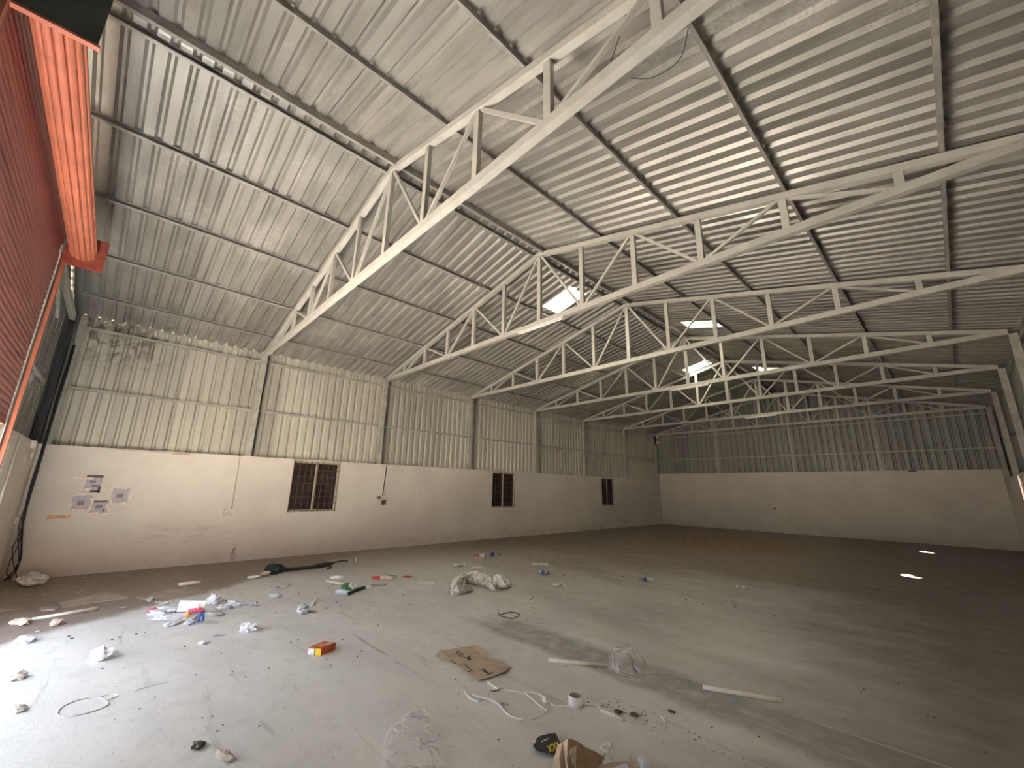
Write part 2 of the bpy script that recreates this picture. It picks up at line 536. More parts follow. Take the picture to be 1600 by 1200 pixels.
# ------------------------------------------------------------------ masonry walls
WIN_Y = [(0.22, 1.46), (7.17, 8.39), (14.24, 15.36)]
SILL = 1.08
def masonry_side(name, x0, x1, wins):
    mb = MB()
    y = Y0 - 0.25
    for a, b in wins:
        mb.box(x0, x1, y, a, 0, LOW)
        mb.box(x0, x1, a, b, 0, SILL)
        mb.box(x0, x1, a, b, LOW - 0.028, LOW)
        y = b
    mb.box(x0, x1, y, Y1 + 0.25, 0, LOW)
    return tag(mb.build(name, M_PLASTER), kind='structure')
wall_left = masonry_side('wall_left', -0.25, 0.0, WIN_Y)
wall_right = masonry_side('wall_right', W, W + 0.25, WIN_Y[1:])
wb = MB()
wb.box(-0.002, 10.70, Y1, Y1 + 0.25, 0, LOWB)
wb.box(10.70, 10.98, Y1 + 0.02, Y1 + 0.25, 0, LOWB - 0.07)
wb.box(10.70, 10.98, Y1, Y1 + 0.02, 0, LOWB - 0.07)
wb.box(10.98, W, Y1, Y1 + 0.25, 0, LOWB)
wb.box(-0.25, 0.0, Y1 + 0.10, Y1 + 0.25, LOW, LOWB)
wb.box(W, W + 0.25, Y1 + 0.10, Y1 + 0.25, LOW, LOWB)
wall_back = tag(wb.build('wall_back', M_PLASTER), kind='structure')
DOOR_X0, DOOR_X1 = 3.62, 8.05
wf = MB()
wf.box(0, DOOR_X0 - 0.16, Y0 - 0.25, Y0, 0, LOW)
wf.box(DOOR_X1 + 0.16, W, Y0 - 0.25, Y0, 0, LOW)
for a_, b_ in ((DOOR_X0 - 0.162, DOOR_X0 - 0.102), (DOOR_X1 + 0.102, DOOR_X1 + 0.162)):
    wf.box(a_, b_, Y0 - 0.25, Y0 - 0.055, 0, 5.05)
wall_front = tag(wf.build('wall_front', M_PLASTER), kind='structure')

tag(MB().box(10.71, 10.97, Y1 - 0.012, Y1 + 0.15, LOWB - 0.068, LOWB + 0.005).build('timber_block', M_GRILLE), 'dark block set into the top of the white back wall', 'block')

# ------------------------------------------------------------------ ribbed sheets
RIB = 0.045
def profile(y0, pitch, flip=1):                               # one pan and one rib
    k = pitch / 0.21
    return [(y0, 0), (y0 + 0.116 * k, 0), (y0 + 0.148 * k, RIB), (y0 + 0.178 * k, RIB), (y0 + pitch, 0)]

PITCH = 0.21
RY0 = -4.825
N_CELL = 121
VENTS = [(-1, 43, 46, 5.22, 6.16), (-1, 82, 85, 5.25, 6.15), (1, 62, 65, 7.13, 8.06), (1, 92, 95, 7.15, 8.08)]
HOLES = []
ceiling = empty('ceiling', (W / 2, 8, 5.2), kind='structure')
def roof_side(side):
    edge = (-0.28, W / 2 - 0.09) if side < 0 else (W / 2 + 0.09, W + 0.28)
    for s in range(0, N_CELL, 5):
        mb = MB()
        for c in range(s, min(s + 5, N_CELL)):
            gaps = [(a, b) for sd, c0, c1, a, b in VENTS if sd == side and c0 <= c < c1]
            if side > 0:
                gaps += [(a, b) for cc, a, b in HOLES if cc == c]
            cuts = [edge[0]] + [q for g in sorted(gaps) for q in g] + [edge[1]]
            pr = profile(RY0 + c * PITCH, PITCH)
            if c == s + 4: pr.append((pr[-1][0] + 0.05, 0.002))    # side lap over the neighbour
            np_ = len(pr)
            for a, b in zip(cuts[0::2], cuts[1::2]):
                vs = [(x, y, roof_z(x) + h) for x in (a, b) for y, h in pr]
                mb.add(vs, [(i, i + 1, i + np_ + 1, i + np_) for i in range(np_ - 1)])
        mb.build('roof_sheet', M_ROOF, ceiling)
roof_side(-1)
roof_side(1)
# profiled ridge capping
for s in range(0, N_CELL, 10):
    mb = MB()
    for c in range(s, min(s + 10, N_CELL)):
        pr = profile(RY0 + c * PITCH, PITCH)
        xs = [W / 2 - 0.32, W / 2 - 0.05, W / 2 + 0.05, W / 2 + 0.32]
        vs = [(x, y, min(roof_z(x), roof_z(W / 2 - 0.06)) + 0.012 + h) for x in xs for y, h in pr]
        mb.add(vs, [(r * 5 + i, r * 5 + i + 1, r * 5 + i + 6, r * 5 + i + 5) for r in range(3) for i in range(4)])
    mb.build('ridge_cap', M_ROOF, ceiling)

def wall_cladding_side(parent, x, out, ys, ztop, mat=None):
    y = ys[0]
    while y < ys[1] - 0.05:
        mb = MB()
        for k in range(5):
            yy = y + k * PITCH
            if yy > ys[1] - 0.05: break
            pr = profile(yy, PITCH)
            if k == 4: pr.append((pr[-1][0] + 0.04, 0.002))
            n_ = len(pr)
            vs = [(x + out * h, q, z) for z in (LOW - 0.03, ztop) for q, h in pr]
            mb.add(vs, [(i, i + 1, i + n_ + 1, i + n_) for i in range(n_ - 1)])
        mb.build('cladding_sheet', mat or M_CLAD, parent)
        y += 5 * PITCH
    MB().box(*sorted((x + out * 0.03, x + out * 0.034)), ys[0], ys[1], ztop - 0.12, ztop + 0.030).build('eave_flashing', mat or M_CLAD, parent)
wall_cladding_side(wall_left, -0.205, -1, (-4.50, Y1 + 0.2), 5.165)
wall_cladding_side(wall_right, W + 0.205, 1, (-4.50, Y1 + 0.2), 5.165, M_CLADB)  # darker back wall sheet puts this wall's shade into its colour

def gable_cladding(parent, y, out, x0, x1, zbot, pitch, mat):
    x = x0
    while x < x1 - 0.02:
        mb = MB()
        for k in range(4):
            xx = x + k * pitch
            if xx > x1 - 0.02: break
            pr = [(min(q, x1), h) for q, h in profile(xx, pitch)]
            vs = [(q, y + out * h, zbot) for q, h in pr] + [(q, y + out * h, roof_z(q) + 0.022) for q, h in pr]
            mb.add(vs, [(i, i + 1, i + 6, i + 5) for i in range(4)])
        mb.build('cladding_sheet', mat, parent)
        x += 4 * pitch
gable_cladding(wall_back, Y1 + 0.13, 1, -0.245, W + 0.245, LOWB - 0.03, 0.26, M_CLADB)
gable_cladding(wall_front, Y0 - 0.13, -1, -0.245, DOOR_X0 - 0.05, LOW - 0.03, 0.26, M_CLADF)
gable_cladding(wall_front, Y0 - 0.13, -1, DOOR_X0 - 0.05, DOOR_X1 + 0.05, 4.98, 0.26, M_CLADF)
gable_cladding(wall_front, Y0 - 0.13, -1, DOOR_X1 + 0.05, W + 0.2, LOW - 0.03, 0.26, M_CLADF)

# ------------------------------------------------------------------ windows with grilles
def window(idx, wall_x, inward, ya, yb, glazed):
    root = empty('window_%d' % idx, (wall_x, (ya + yb) / 2, SILL), kind='structure')
    xo = wall_x - inward * 0.13                               # plane of the sashes
    z0, z1 = SILL, LOW - 0.03
    def fx(a, b): return (min(a, b), max(a, b))
    f = MB()
    a, b = fx(xo - inward * 0.03, xo + inward * 0.03)
    f.box(a, b, ya, ya + 0.05, z0, z1); f.box(a, b, yb - 0.05, yb, z0, z1)
    f.box(a, b, ya + 0.05, yb - 0.05, z0, z0 + 0.05); f.box(a, b, ya + 0.05, yb - 0.05, z1 - 0.06, z1)
    f.build('window_frame', M_FRAME, root)
    ym = (ya + yb) / 2 + 0.01
    MB().box(a, b, ym - 0.028, ym + 0.028, z0 + 0.05, z1 - 0.06).build('mullion', M_FRAME, root)
    g0, g1 = fx(xo - 0.006, xo + 0.006)
    panes = [(ya + 0.05, ym - 0.028), (ym + 0.028, yb - 0.05)]
    if not glazed: panes = panes[:1]
    for p, q in panes:
        MB().box(g0, g1, p, q, z0 + 0.05, z1 - 0.06).build('pane', M_GLASS, root)
    xg = wall_x - inward * 0.035
    n = 9
    for k in range(n):
        y = ya + 0.03 + (yb - ya - 0.06) * k / (n - 1)
        MB().bar((xg, y, z0 + 0.005), (xg, y, z1 - 0.01), 0.012, 0.012).build('grille_bar', M_GRILLE, root)
    m = 8
    for k in range(m):
        z = z0 + 0.03 + (z1 - z0 - 0.10) * k / (m - 1)
        MB().bar((xg - inward * 0.010, ya + 0.004, z), (xg - inward * 0.010, yb - 0.004, z), 0.010, 0.016, (0, 0, 1)).build('grille_bar', M_GRILLE, root)
for i, (a, b) in enumerate(WIN_Y):
    window(i + 1, 0.0, 1, a, b, True)
window(4, W, -1, *WIN_Y[1], False)
window(5, W, -1, *WIN_Y[2], False)

# ------------------------------------------------------------------ steel roof trusses
def top_under(x): return 5.04 + SLOPE * (x if x <= W / 2 else W - x)
def make_truss(y, label):
    t = empty('roof_truss', (W / 2, y, 5.02), label, 'roof truss', 'steel roof trusses across the shed')
    MB().box(-0.03, W + 0.03, y - 0.045, y + 0.045, 5.02, 5.125).build('bottom_chord', M_STEEL, t)
    for s in (-1, 1):
        xa = -0.03 if s < 0 else W + 0.03
        vs = []
        for x in (xa, W / 2):
            for yy in (y - 0.045, y + 0.045):
                for dz in (0.0, 0.093):
                    vs.append((x, yy, top_under(x) + dz))
        MB().add(vs, [(0, 1, 3, 2), (4, 6, 7, 5), (0, 2, 6, 4), (1, 5, 7, 3), (0, 4, 5, 1), (2, 3, 7, 6)]).build('top_chord', M_STEEL, t)
    P = W / 12
    for k in range(1, 12):
        x = k * P
        w = 0.085 if k != 6 else 0.095
        MB().box(x - w / 2, x + w / 2, y - 0.03, y + 0.03, 5.125, top_under(x) + (0.0 if k != 6 else -0.01)).build('web_post', M_STEEL, t)
    def diag(xb, xt):
        sgn = 1 if xt > xb else -1
        MB().bar((xb + sgn * 0.05, y + 0.005, 5.12), (xt - sgn * 0.05, y + 0.005, top_under(xt - sgn * 0.05) + 0.01), 0.042, 0.042).build('diagonal', M_STEEL, t)
    for a, b in ((1, 2), (3, 2), (3, 4), (5, 4), (5, 6)):
        diag(a * P, b * P)
        diag(W - a * P, W - b * P)
    return t
T_LABELS = [
    'pale steel roof truss nearest the camera, cut off by the top of the picture',
    'second pale steel roof truss, white strip below its middle, nearest roof vent behind it',
    'third steel roof truss from the camera, right half crossing below a bright right-hand vent',
    'fourth steel roof truss from the camera, its end on the rightmost visible column',
    'fifth steel roof truss from the camera, sunlit yellow post under the far left vent',
    'sixth steel roof truss from the camera, last one standing clear of the back wall',
    'dim steel roof truss standing against the back gable cladding']
truss = make_truss(TRUSS_Y[0], T_LABELS[0])
for y, lb in zip(TRUSS_Y[1:], T_LABELS[1:]):
    copy_thing(truss, (W / 2, y, 5.02), lb)

# strip lights clamped under three trusses
for ty, xa, xb, lb in ((TRUSS_Y[1], (6.020, 5.102)[0], (7.276, 4.991)[0], 'white strip light under the second roof truss below the nearest vent'),
                       (TRUSS_Y[3], (6.031, 5.022)[0], (7.238, 5.009)[0], 'white strip light under the fourth roof truss near its king post'),
                       (TRUSS_Y[5], (6.017, 5.036)[0], (7.251, 5.007)[0], 'white strip light under the sixth roof truss near its king post')):
    r = empty('strip_light', ((xa + xb) / 2, ty, 4.98), lb, 'strip light', 'strip lights under the trusses')
    MB().box(xa, xb, ty - 0.07, ty - 0.015, 4.985, 5.02).build('batten', M_WHITEPL, r)
    MB().tube([(xa + 0.02, ty - 0.042, 4.972), (xb - 0.02, ty - 0.042, 4.972)], 0.014, 8).build('tube', M_PAPER, r, True)

# ------------------------------------------------------------------ purlins and rails (lipped channels)
def channel(name, x, side, z, ya, yb, depth, fl, opening, mat, label, cat, group):
    t, lip = 0.004, 0.012
    sgn = opening                                             # +1: open towards +X
    tilt = SLOPE * side
    mb = MB()
    def pl(xa, xb, za, zb):
        p, q = min(xa, xb), max(xa, xb)
        vs = [(xx, yy, zz + (xx - x) * tilt) for zz in (za, zb) for yy in (ya, yb) for xx in (p, q)]
        mb.add(vs, [(0, 2, 3, 1), (4, 5, 7, 6), (0, 1, 5, 4), (2, 6, 7, 3), (0, 4, 6, 2), (1, 3, 7, 5)])
    pl(x, x + sgn * t, z, z + depth)
    pl(x + sgn * t, x + sgn * fl, z, z + t)
    pl(x + sgn * t, x + sgn * fl, z + depth - t, z + depth)
    pl(x + sgn * (fl - t), x + sgn * fl, z + t, z + t + lip)
    return tag(mb.build(name, mat), label, cat, group)
PUR_L = [(0.72, 'roof purlin on the left slope lowest, next to the left eave'),
         (2.12, 'second roof purlin up the left slope from the left eave'),
         (3.58, 'middle roof purlin on the left slope, third up from the eave'),
         (5.02, 'roof purlin on the left slope just below the ridge')]
PUR_R = [(8.18, 'roof purlin on the right slope just below the ridge'),
         (9.62, 'middle roof purlin on the right slope, third up from the right eave'),
         (11.07, 'second roof purlin up the right slope from the right eave'),
         (12.48, 'roof purlin on the right slope lowest, next to the right eave')]
for x, lb in PUR_L:
    channel('roof_purlin', x, 1, roof_z(x) - 0.073, Y0 - 0.08, Y1 + 0.1, 0.072, 0.045, 1, M_PURLIN, lb, 'purlin', 'roof purlins')
for x, lb in PUR_R:
    channel('roof_purlin', x, -1, roof_z(x) - 0.073, Y0 - 0.08, Y1 + 0.1, 0.072, 0.038, -1, M_PURLIN, lb, 'purlin', 'roof purlins')
channel('ridge_purlin', W / 2 - 0.17, 1, roof_z(W / 2 - 0.17) - 0.075, Y0 - 0.08, Y1 + 0.1, 0.072, 0.045, 1, M_PURLIN,
        'slim ridge purlin on the left side of the ridge gap', 'purlin', 'ridge purlins')
channel('ridge_purlin', W / 2 + 0.17, -1, roof_z(W / 2 + 0.17) - 0.112, Y0 - 0.08, Y1 + 0.1, 0.110, 0.06, -1, M_PURLIN,
        'broad ridge purlin on the right side of the ridge gap', 'purlin', 'ridge purlins')

def rail(a, b, w, h, side, label, group, mat=M_COLUMN):
    return tag(MB().bar(a, b, w, h, side).build('wall_rail', mat), label, 'wall rail', group)
rail((-0.175, Y0, 3.60), (-0.175, Y1 + 0.1, 3.60), 0.05, 0.055, (1, 0, 0), 'middle steel rail across the left wall cladding', 'cladding rails')
rail((-0.175, Y0, 4.90), (-0.175, Y1 + 0.1, 4.90), 0.05, 0.055, (1, 0, 0), 'upper steel rail across the left wall cladding, near the eave', 'cladding rails')
rail((W + 0.175, Y0, 3.60), (W + 0.175, Y1 + 0.1, 3.60), 0.05, 0.055, (1, 0, 0), 'middle steel rail across the right wall cladding', 'cladding rails')
rail((W + 0.175, Y0, 4.90), (W + 0.175, Y1 + 0.1, 4.90), 0.05, 0.055, (1, 0, 0), 'upper steel rail across the right wall cladding, near the eave', 'cladding rails')
rail((0.0, Y1 + 0.105, 3.58), (W, Y1 + 0.105, 3.58), 0.045, 0.055, (0, 1, 0), 'middle steel rail across the back wall cladding', 'cladding rails')
rail((0.0, Y1 + 0.105, 4.88), (W, Y1 + 0.105, 4.88), 0.045, 0.055, (0, 1, 0), 'upper steel rail across the back wall cladding, below the gable', 'cladding rails')
tag(MB().box(0.12, DOOR_X0 + 0.1, Y0 - 0.08, Y0 + 0.0, 4.90, 5.02).build('lintel_beam', M_STEEL), 'pale steel lintel beam from the front left corner to the shutter', 'beam')
tag(MB().tube([(3.45, Y0 - 0.03, 3.38), (1.45, Y0 - 0.03, 3.40)], 0.028, 8).build('wall_rail', M_COLUMN, None, True), 'grey rail on the dark cladding beside the shutter guide', 'wall rail')
tag(MB().bar((3.42, Y0 - 0.03, 4.89), (2.05, Y0 - 0.03, 4.42), 0.04, 0.07, (0, 1, 0)).build('brace', M_COLUMN), 'pale sloping brace below the lintel beside the shutter', 'brace')

# ------------------------------------------------------------------ columns
def column(x, y, z0, z1, label, group, mat=M_COLUMN, wx=0.13, wy=0.13):
    c = empty('steel_column', (x, y, z0), label, 'column', group)
    MB().box(x - wx / 2, x + wx / 2, y - wy / 2, y + wy / 2, z0 + 0.012, z1).build('shaft', mat, c)
    MB().box(x - wx / 2 - 0.03, x + wx / 2 + 0.012, y - wy / 2 - 0.04, y + wy / 2 + 0.04, z0, z0 + 0.012).build('base_plate', mat, c)
    return c
G = 'columns on the left wall'
for y, lb in zip(TRUSS_Y, (
        'grey steel column on the left wall, left of the nearest barred window',
        'grey steel column on the left wall, right of the nearest barred window',
        'grey steel column on the left wall, left of the middle window',
        'grey steel column on the left wall, right of the middle window',
        'grey steel column on the left wall, left of the farthest window',
        'grey steel column on the left wall, right of the farthest window',
        'grey steel column in the back left corner behind two small boxes')):
    column(-0.078, y, LOW, 5.02, lb, G)
G = 'columns on the right wall'
for y, lb in zip(TRUSS_Y[2:], (
        'grey steel column on the right wall carrying the third truss',
        'rightmost grey steel column on the right wall, at the picture edge',
        'grey steel column on the right wall, second from the picture edge',
        'grey steel column on the right wall, next before the back corner',
        'dark grey steel column in the back right corner')):
    column(W + 0.078, y, LOW, 5.02, lb, G)
G = 'columns on the back wall'
for x, lb in ((3.34, 'grey steel column on the back wall, nearest its left end'),
              (6.78, 'grey steel column at the middle of the back wall'),
              (9.90, 'grey steel column on the back wall, right of the middle')):
    column(x, Y1 + 0.065, LOWB, roof_z(x) - 0.08, lb, G, M_COLUMN, 0.12, 0.03)
column(0.10, Y0 - 0.04, LOW, 5.02, 'shaded steel column in the front left corner above the masonry, dark colour for its shade', None, M_SHADEDSTEEL, 0.24, 0.10)
column(-0.06, Y0 + 0.10, LOW, 5.10, 'pale steel column where the left cladding meets the front wall', None, M_COLUMN, 0.10, 0.10)

# ------------------------------------------------------------------ roller shutter
SH_Y = Y0 - 0.03
sh = empty('roller_shutter', ((DOOR_X0 + DOOR_X1) / 2, SH_Y, 2.4), 'half-raised red roller shutter with its slats rolled on an overhead drum', 'shutter')
SP = 0.074
def slat_mesh():
    mb = MB()
    n = 5
    pr = []
    for i in range(n + 1):
        a = -0.9 + 1.8 * i / n
        pr.append((0.018 * math.cos(a * 1.35) , (a / 1.8) * (SP + 0.006)))
    pr.append((0.004, SP / 2 + 0.010))
    L = DOOR_X1 - DOOR_X0
    vs = [(x, y, z) for x in (-L / 2, L / 2) for y, z in pr]
    k = len(pr)
    mb.add(vs, [(i, i + 1, i + k + 1, i + k) for i in range(k - 1)])
    return mb.mesh('slat', M_SLAT, Vector((0, 0, 0)), False)
sm = slat_mesh()
z = 2.52
while z < 5.30:
    o = bpy.data.objects.new('slat', sm)
    COL.objects.link(o)
    o.parent = sh
    o.location = Vector(((DOOR_X0 + DOOR_X1) / 2, SH_Y, z)) - WORLD[sh]
    z += SP
DR_Y, DR_Z, DR_R = -4.130, 5.050, 0.150
n = 14
def rolled_mesh():
    L2 = (DOOR_X1 - DOOR_X0) / 2
    hw = math.pi * DR_R / n
    pr = [(-0.030, -hw + 0.004), (-0.004, -hw + 0.005), (0.003, -hw + 0.014), (0.005, 0.0), (0.001, hw - 0.020), (-0.006, hw - 0.012), (-0.030, hw - 0.010)]
    k = len(pr)
    return MB().add([(x, y, z) for x in (-L2, L2) for y, z in pr], [(i, i + 1, i + k + 1, i + k) for i in range(k - 1)]).mesh('rolled_slat', M_ORANGE)
rm = rolled_mesh()
for k in range(n):
    o = bpy.data.objects.new('rolled_slat', rm)
    COL.objects.link(o)
    o.parent = sh
    a = 2 * math.pi * k / n
    r = DR_R - 0.006
    o.location = Vector(((DOOR_X0 + DOOR_X1) / 2, DR_Y + r * math.cos(a), DR_Z + r * math.sin(a))) - WORLD[sh]
    o.rotation_euler = (a, 0, 0)
MB().tube([(DOOR_X0 + 0.02, DR_Y, DR_Z), (DOOR_X1 - 0.02, DR_Y, DR_Z)], 0.122, 20).build('drum', M_RUSTRED, sh, True)
MB().box(DOOR_X0, DOOR_X1, SH_Y - 0.02, SH_Y + 0.02, 2.44, 2.49).build('bottom_bar', M_RUSTRED, sh)
tag(MB().box(DOOR_X0 - 0.03, DOOR_X0 - 0.005, -4.32, -3.89, 4.80, 5.30).build('bracket', M_RUSTRED, sh), 'red end bracket')
nb = tag(MB().box(DOOR_X1 + 0.005, DOOR_X1 + 0.025, -4.42, -3.895, 4.925, 5.75).build('bracket', M_PLATE, sh), 'large dark end plate')
MB().box(DOOR_X1 - 0.02, DOOR_X1 + 0.03, -4.42, -3.88, 4.905, 4.925).build('bracket_flange', M_ORANGE, nb)
for xx, s in ((DOOR_X0, -1), (DOOR_X1, 1)):
    g = MB()
    a, b = sorted((xx + s * 0.14, xx - s * 0.03))
    g.box(a, b, SH_Y + 0.030, SH_Y + 0.036, 0, 4.93)
    a, b = sorted((xx + s * 0.10, xx - s * 0.03))
    g.box(a, b, SH_Y - 0.036, SH_Y - 0.030, 0, 4.93)
    a, b = sorted((xx + s * 0.10, xx + s * 0.094))
    g.box(a, b, SH_Y - 0.030, SH_Y + 0.030, 0, 4.93)
    gr = g.build('guide_rail', M_GUIDE, sh)
    a, b = sorted((xx + s * 0.14, xx + s * 0.19))
    tag(MB().box(a, b, Y0 + 0.003, Y0 + 0.045, 0, 4.85).build('angle_bar', M_ORANGE, gr), 'rust orange angle beside the guide')

# ------------------------------------------------------------------ roof vents (translucent base sheet, throat ring, turbine)
for k, (sd, c0, c1, xa, xb) in enumerate(VENTS):
    ya, yb = RY0 + c0 * PITCH, RY0 + c1 * PITCH
    xm, ym = (xa + xb) / 2, (ya + yb) / 2
    lb = ('bright roof vent on a translucent sheet, left slope, nearest the camera',
          'bright roof vent on a translucent sheet, far end of the left slope',
          'bright roof vent on a translucent sheet, right slope, nearer one',
          'bright roof vent on a translucent sheet, far end of the right slope')[k]
    v = empty('roof_vent', (xm, ym, roof_z(xm)), lb, 'roof vent', 'turbine vents along the ridge')
    R1 = 0.25
    N = 32
    b = MB()
    ring, rect = [], []
    for i in range(N):
        t = 2 * math.pi * i / N
        cx, cy = math.cos(t), math.sin(t)
        x, y = xm + R1 * cx, ym + R1 * cy
        ring.append((x, y, roof_z(x) + 0.05))
        s = min((xb - xa) / 2 / max(abs(cx), 1e-6), (yb - ya) / 2 / max(abs(cy), 1e-6))
        x, y = xm + (s + 0.04) * cx, ym + (s + 0.04) * cy
        rect.append((x, y, roof_z(x) + 0.034))
    b.add(ring + rect, [(i, (i + 1) % N, N + (i + 1) % N, N + i) for i in range(N) if k < 2 or i not in (3, 4)])
    b.build('base_sheet', M_FRP, v)
    th = MB()
    zt = roof_z(xm) + 0.28
    lo = [(xm + R1 * math.cos(2 * math.pi * i / N), ym + R1 * math.sin(2 * math.pi * i / N)) for i in range(N)]
    th.add([(x, y, roof_z(x) + 0.04) for x, y in lo] + [(x, y, zt) for x, y in lo], [(i, (i + 1) % N, N + (i + 1) % N, N + i) for i in range(N)])
    th.build('throat', M_FRP if k < 2 else M_BRUSHED, v)
    if k < 2:
        am = MB()
        aa = [math.radians(200 + 110 * i / 12) for i in range(13)]
        am.add([(xm + (R1 - 0.012 - q) * math.cos(t), ym + (R1 - 0.012 - q) * math.sin(t), roof_z(xm) + 0.04 + h) for t in aa for q, h in ((0, 0.0), (0, 0.10))],
               [(2 * i, 2 * i + 1, 2 * i + 3, 2 * i + 2) for i in range(12)])
        am.build('rusty_arc', M_CARD, v)
    NV = 40 if k < 2 else 18
    for i in range(NV):
        t = 2 * math.pi * i / NV
        ring = MB()
        vs = []
        for j in range(5):
            q = j / 4
            rr = 0.25 + 0.09 * math.sin(math.pi * q)
            for dt in (0.0, 0.20):
                vs.append((xm + rr * math.cos(t + dt + q * 0.2), ym + rr * math.sin(t + dt + q * 0.2), zt + 0.36 * q))
        ring.add(vs, [(2 * j, 2 * j + 1, 2 * j + 3, 2 * j + 2) for j in range(4)])
        ring.build('vane', M_FRP if k < 2 else M_BRUSHED, v)
    cap = MB()
    cap.add([(xm + 0.26 * math.cos(2 * math.pi * i / N), ym + 0.26 * math.sin(2 * math.pi * i / N), zt + 0.36) for i in range(N)] + [(xm, ym, zt + 0.43)],
            [(i, (i + 1) % N, N) for i in range(N)])
    cap.build('cap', M_FRP if k < 2 else M_BRUSHED, v)

# ------------------------------------------------------------------ fittings on the walls
def conduit(pts, r, mat, label, name='conduit'):
    return tag(MB().tube(pts, r, 8).build(name, mat, None, True), label, 'conduit')
def wall_box(name, y, z, w, h, d, mat, label, cat, extra=None):
    r = empty(name, (0.0, y, z), label, cat)
    MB().box(0.001, d * 0.7, y - w / 2, y + w / 2, z - h / 2, z + h / 2).build('back_box', mat, r)
    MB().box(d * 0.7, d, y - w / 2 + 0.006, y + w / 2 - 0.006, z - h / 2 + 0.006, z + h / 2 - 0.006).build('cover', mat, r)
    if extra: extra(r, d)
    return r
wall_box('switch_box', -1.02, 1.10, 0.27, 0.17, 0.05, M_CREAMBOX, 'cream blank switch box on the left wall below a thin conduit', 'switch box')
conduit([(0.012, -1.03, 2.42), (0.012, -1.01, 1.18)], 0.010, M_CREAMBOX, 'thin cream conduit above the blank cream switch box')
wall_box('junction_box', -1.97, 2.375, 0.10, 0.075, 0.05, M_CREAMBOX, 'small cream junction box at the top of the left wall', 'junction box')
conduit([(0.013, -3.24, 2.405), (0.013, -2.02, 2.385)], 0.011, M_CREAMBOX, 'long cream conduit along the top of the left wall')
def sockets(r, d):
    MB().box(d, d + 0.012, 2.63, 2.72, 1.41, 1.48).build('socket', M_BROWN, r)
    MB().box(0.001, 0.05, 2.79, 2.90, 1.24, 1.37).build('socket', M_BROWN, r)
wall_box('socket_box', 2.76, 1.445, 0.30, 0.12, 0.05, M_CREAMBOX, 'socket box with brown inserts under the dark conduit', 'socket box', sockets)
conduit([(0.010, 2.85, 2.42), (0.010, 2.80, 1.50)], 0.010, M_GRILLE, 'dark conduit down to the socket box right of the nearest window')
wall_box('switch_box', 11.38, 1.43, 0.20, 0.12, 0.06, M_WHITEPL, 'small white switch box between the middle and farthest windows', 'switch box')
conduit([(0.010, 11.45, 2.42), (0.010, 11.42, 1.49)], 0.010, M_CREAMBOX, 'thin pale conduit between the middle and farthest windows')
wall_box('switch_box', 19.24, 1.19, 0.16, 0.12, 0.04, M_CREAMBOX, 'pale switch box low on the left wall near the back corner', 'switch box')
for z, s, lb in ((4.95, 0.13, 'upper small white box in the back left corner'), (4.62, 0.17, 'lower small white box in the back left corner')):
    r = empty('corner_box', (0.06, Y1 - 0.02, z), lb, 'junction box', 'boxes in the back left corner')
    MB().box(0.0, s, Y1 - 0.16, Y1 - 0.06, z - s / 2, z + s / 2).build('body', M_WHITEPL, r)
    MB().box(0.012, s - 0.012, Y1 - 0.17, Y1 - 0.16, z - s / 2 + 0.012, z + s / 2 - 0.012).build('cover', M_WHITEPL, r)
tag(MB().box(-0.03, 0.015, Y1 - 0.30, Y1 - 0.14, 4.50, 5.0).build('mounting_board', M_BLACK), 'black mounting board behind the small boxes in the back corner', 'board')
tag(MB().tube([(5.77, Y1 - 0.001, 1.09), (5.77, Y1 - 0.02, 1.09)], 0.05, 10).build('pipe_stub', M_CHIPDARK), 'dark round pipe stub in the white back wall', 'pipe')
# front left stub: white boxes, pipe, cable bundle
def front_box(x, z, s, lb):
    r = empty('junction_box', (x, Y0, z), lb, 'junction box')
    MB().box(x - s / 2, x + s / 2, Y0 + 0.001, Y0 + 0.05, z - s / 2, z + s / 2).build('body', M_WHITEPL, r)
    MB().box(x - s / 2 + 0.008, x + s / 2 - 0.008, Y0 + 0.05, Y0 + 0.058, z - s / 2 + 0.008, z + s / 2 - 0.008).build('cover', M_WHITEPL, r)
front_box(0.95, 2.36, 0.13, 'white junction box at the top of the front wall stub')
front_box(0.16, 1.05, 0.13, 'white junction box halfway down the front left corner, behind cables')
conduit([(2.42, Y0 + 0.016, 2.42), (2.42, Y0 + 0.016, 0.02)], 0.014, M_WHITEPL, 'white upright conduit on the front wall stub')
tag(MB().box(3.12, 3.34, Y0 + 0.001, Y0 + 0.03, 1.72, 2.22).build('notice_board', M_WHITEPL), 'white board on the front wall stub at the left picture edge', 'board')
cb = empty('cable_bundle', (0.06, Y0 + 0.06, 0), 'tangled black cables hanging down the front left corner', 'cables')
r2 = random.Random(3)
for k in range(6):
    pts = []
    ph = r2.uniform(0, 6)
    for i in range(17):
        z = 4.4 * (1 - i / 16) ** 1.25 + 0.03
        loose = max(0.0, 1 - z / 1.6)
        up = 0.03 + 0.014 * k
        y = Y0 + 0.05 + 0.008 * k + (0.02 + 0.16 * loose) * abs(math.sin(i * 0.55 + ph)) * (0.4 + 0.6 * loose)
        x = 0.03 + up * 0.7 + 0.16 * loose * (0.5 + 0.5 * math.sin(i * 0.7 + ph * 2))
        pts.append((x, y, max(z, 0.012)))
    MB().tube(pts, 0.007, 6).build('cable', M_CABLE, cb, True)

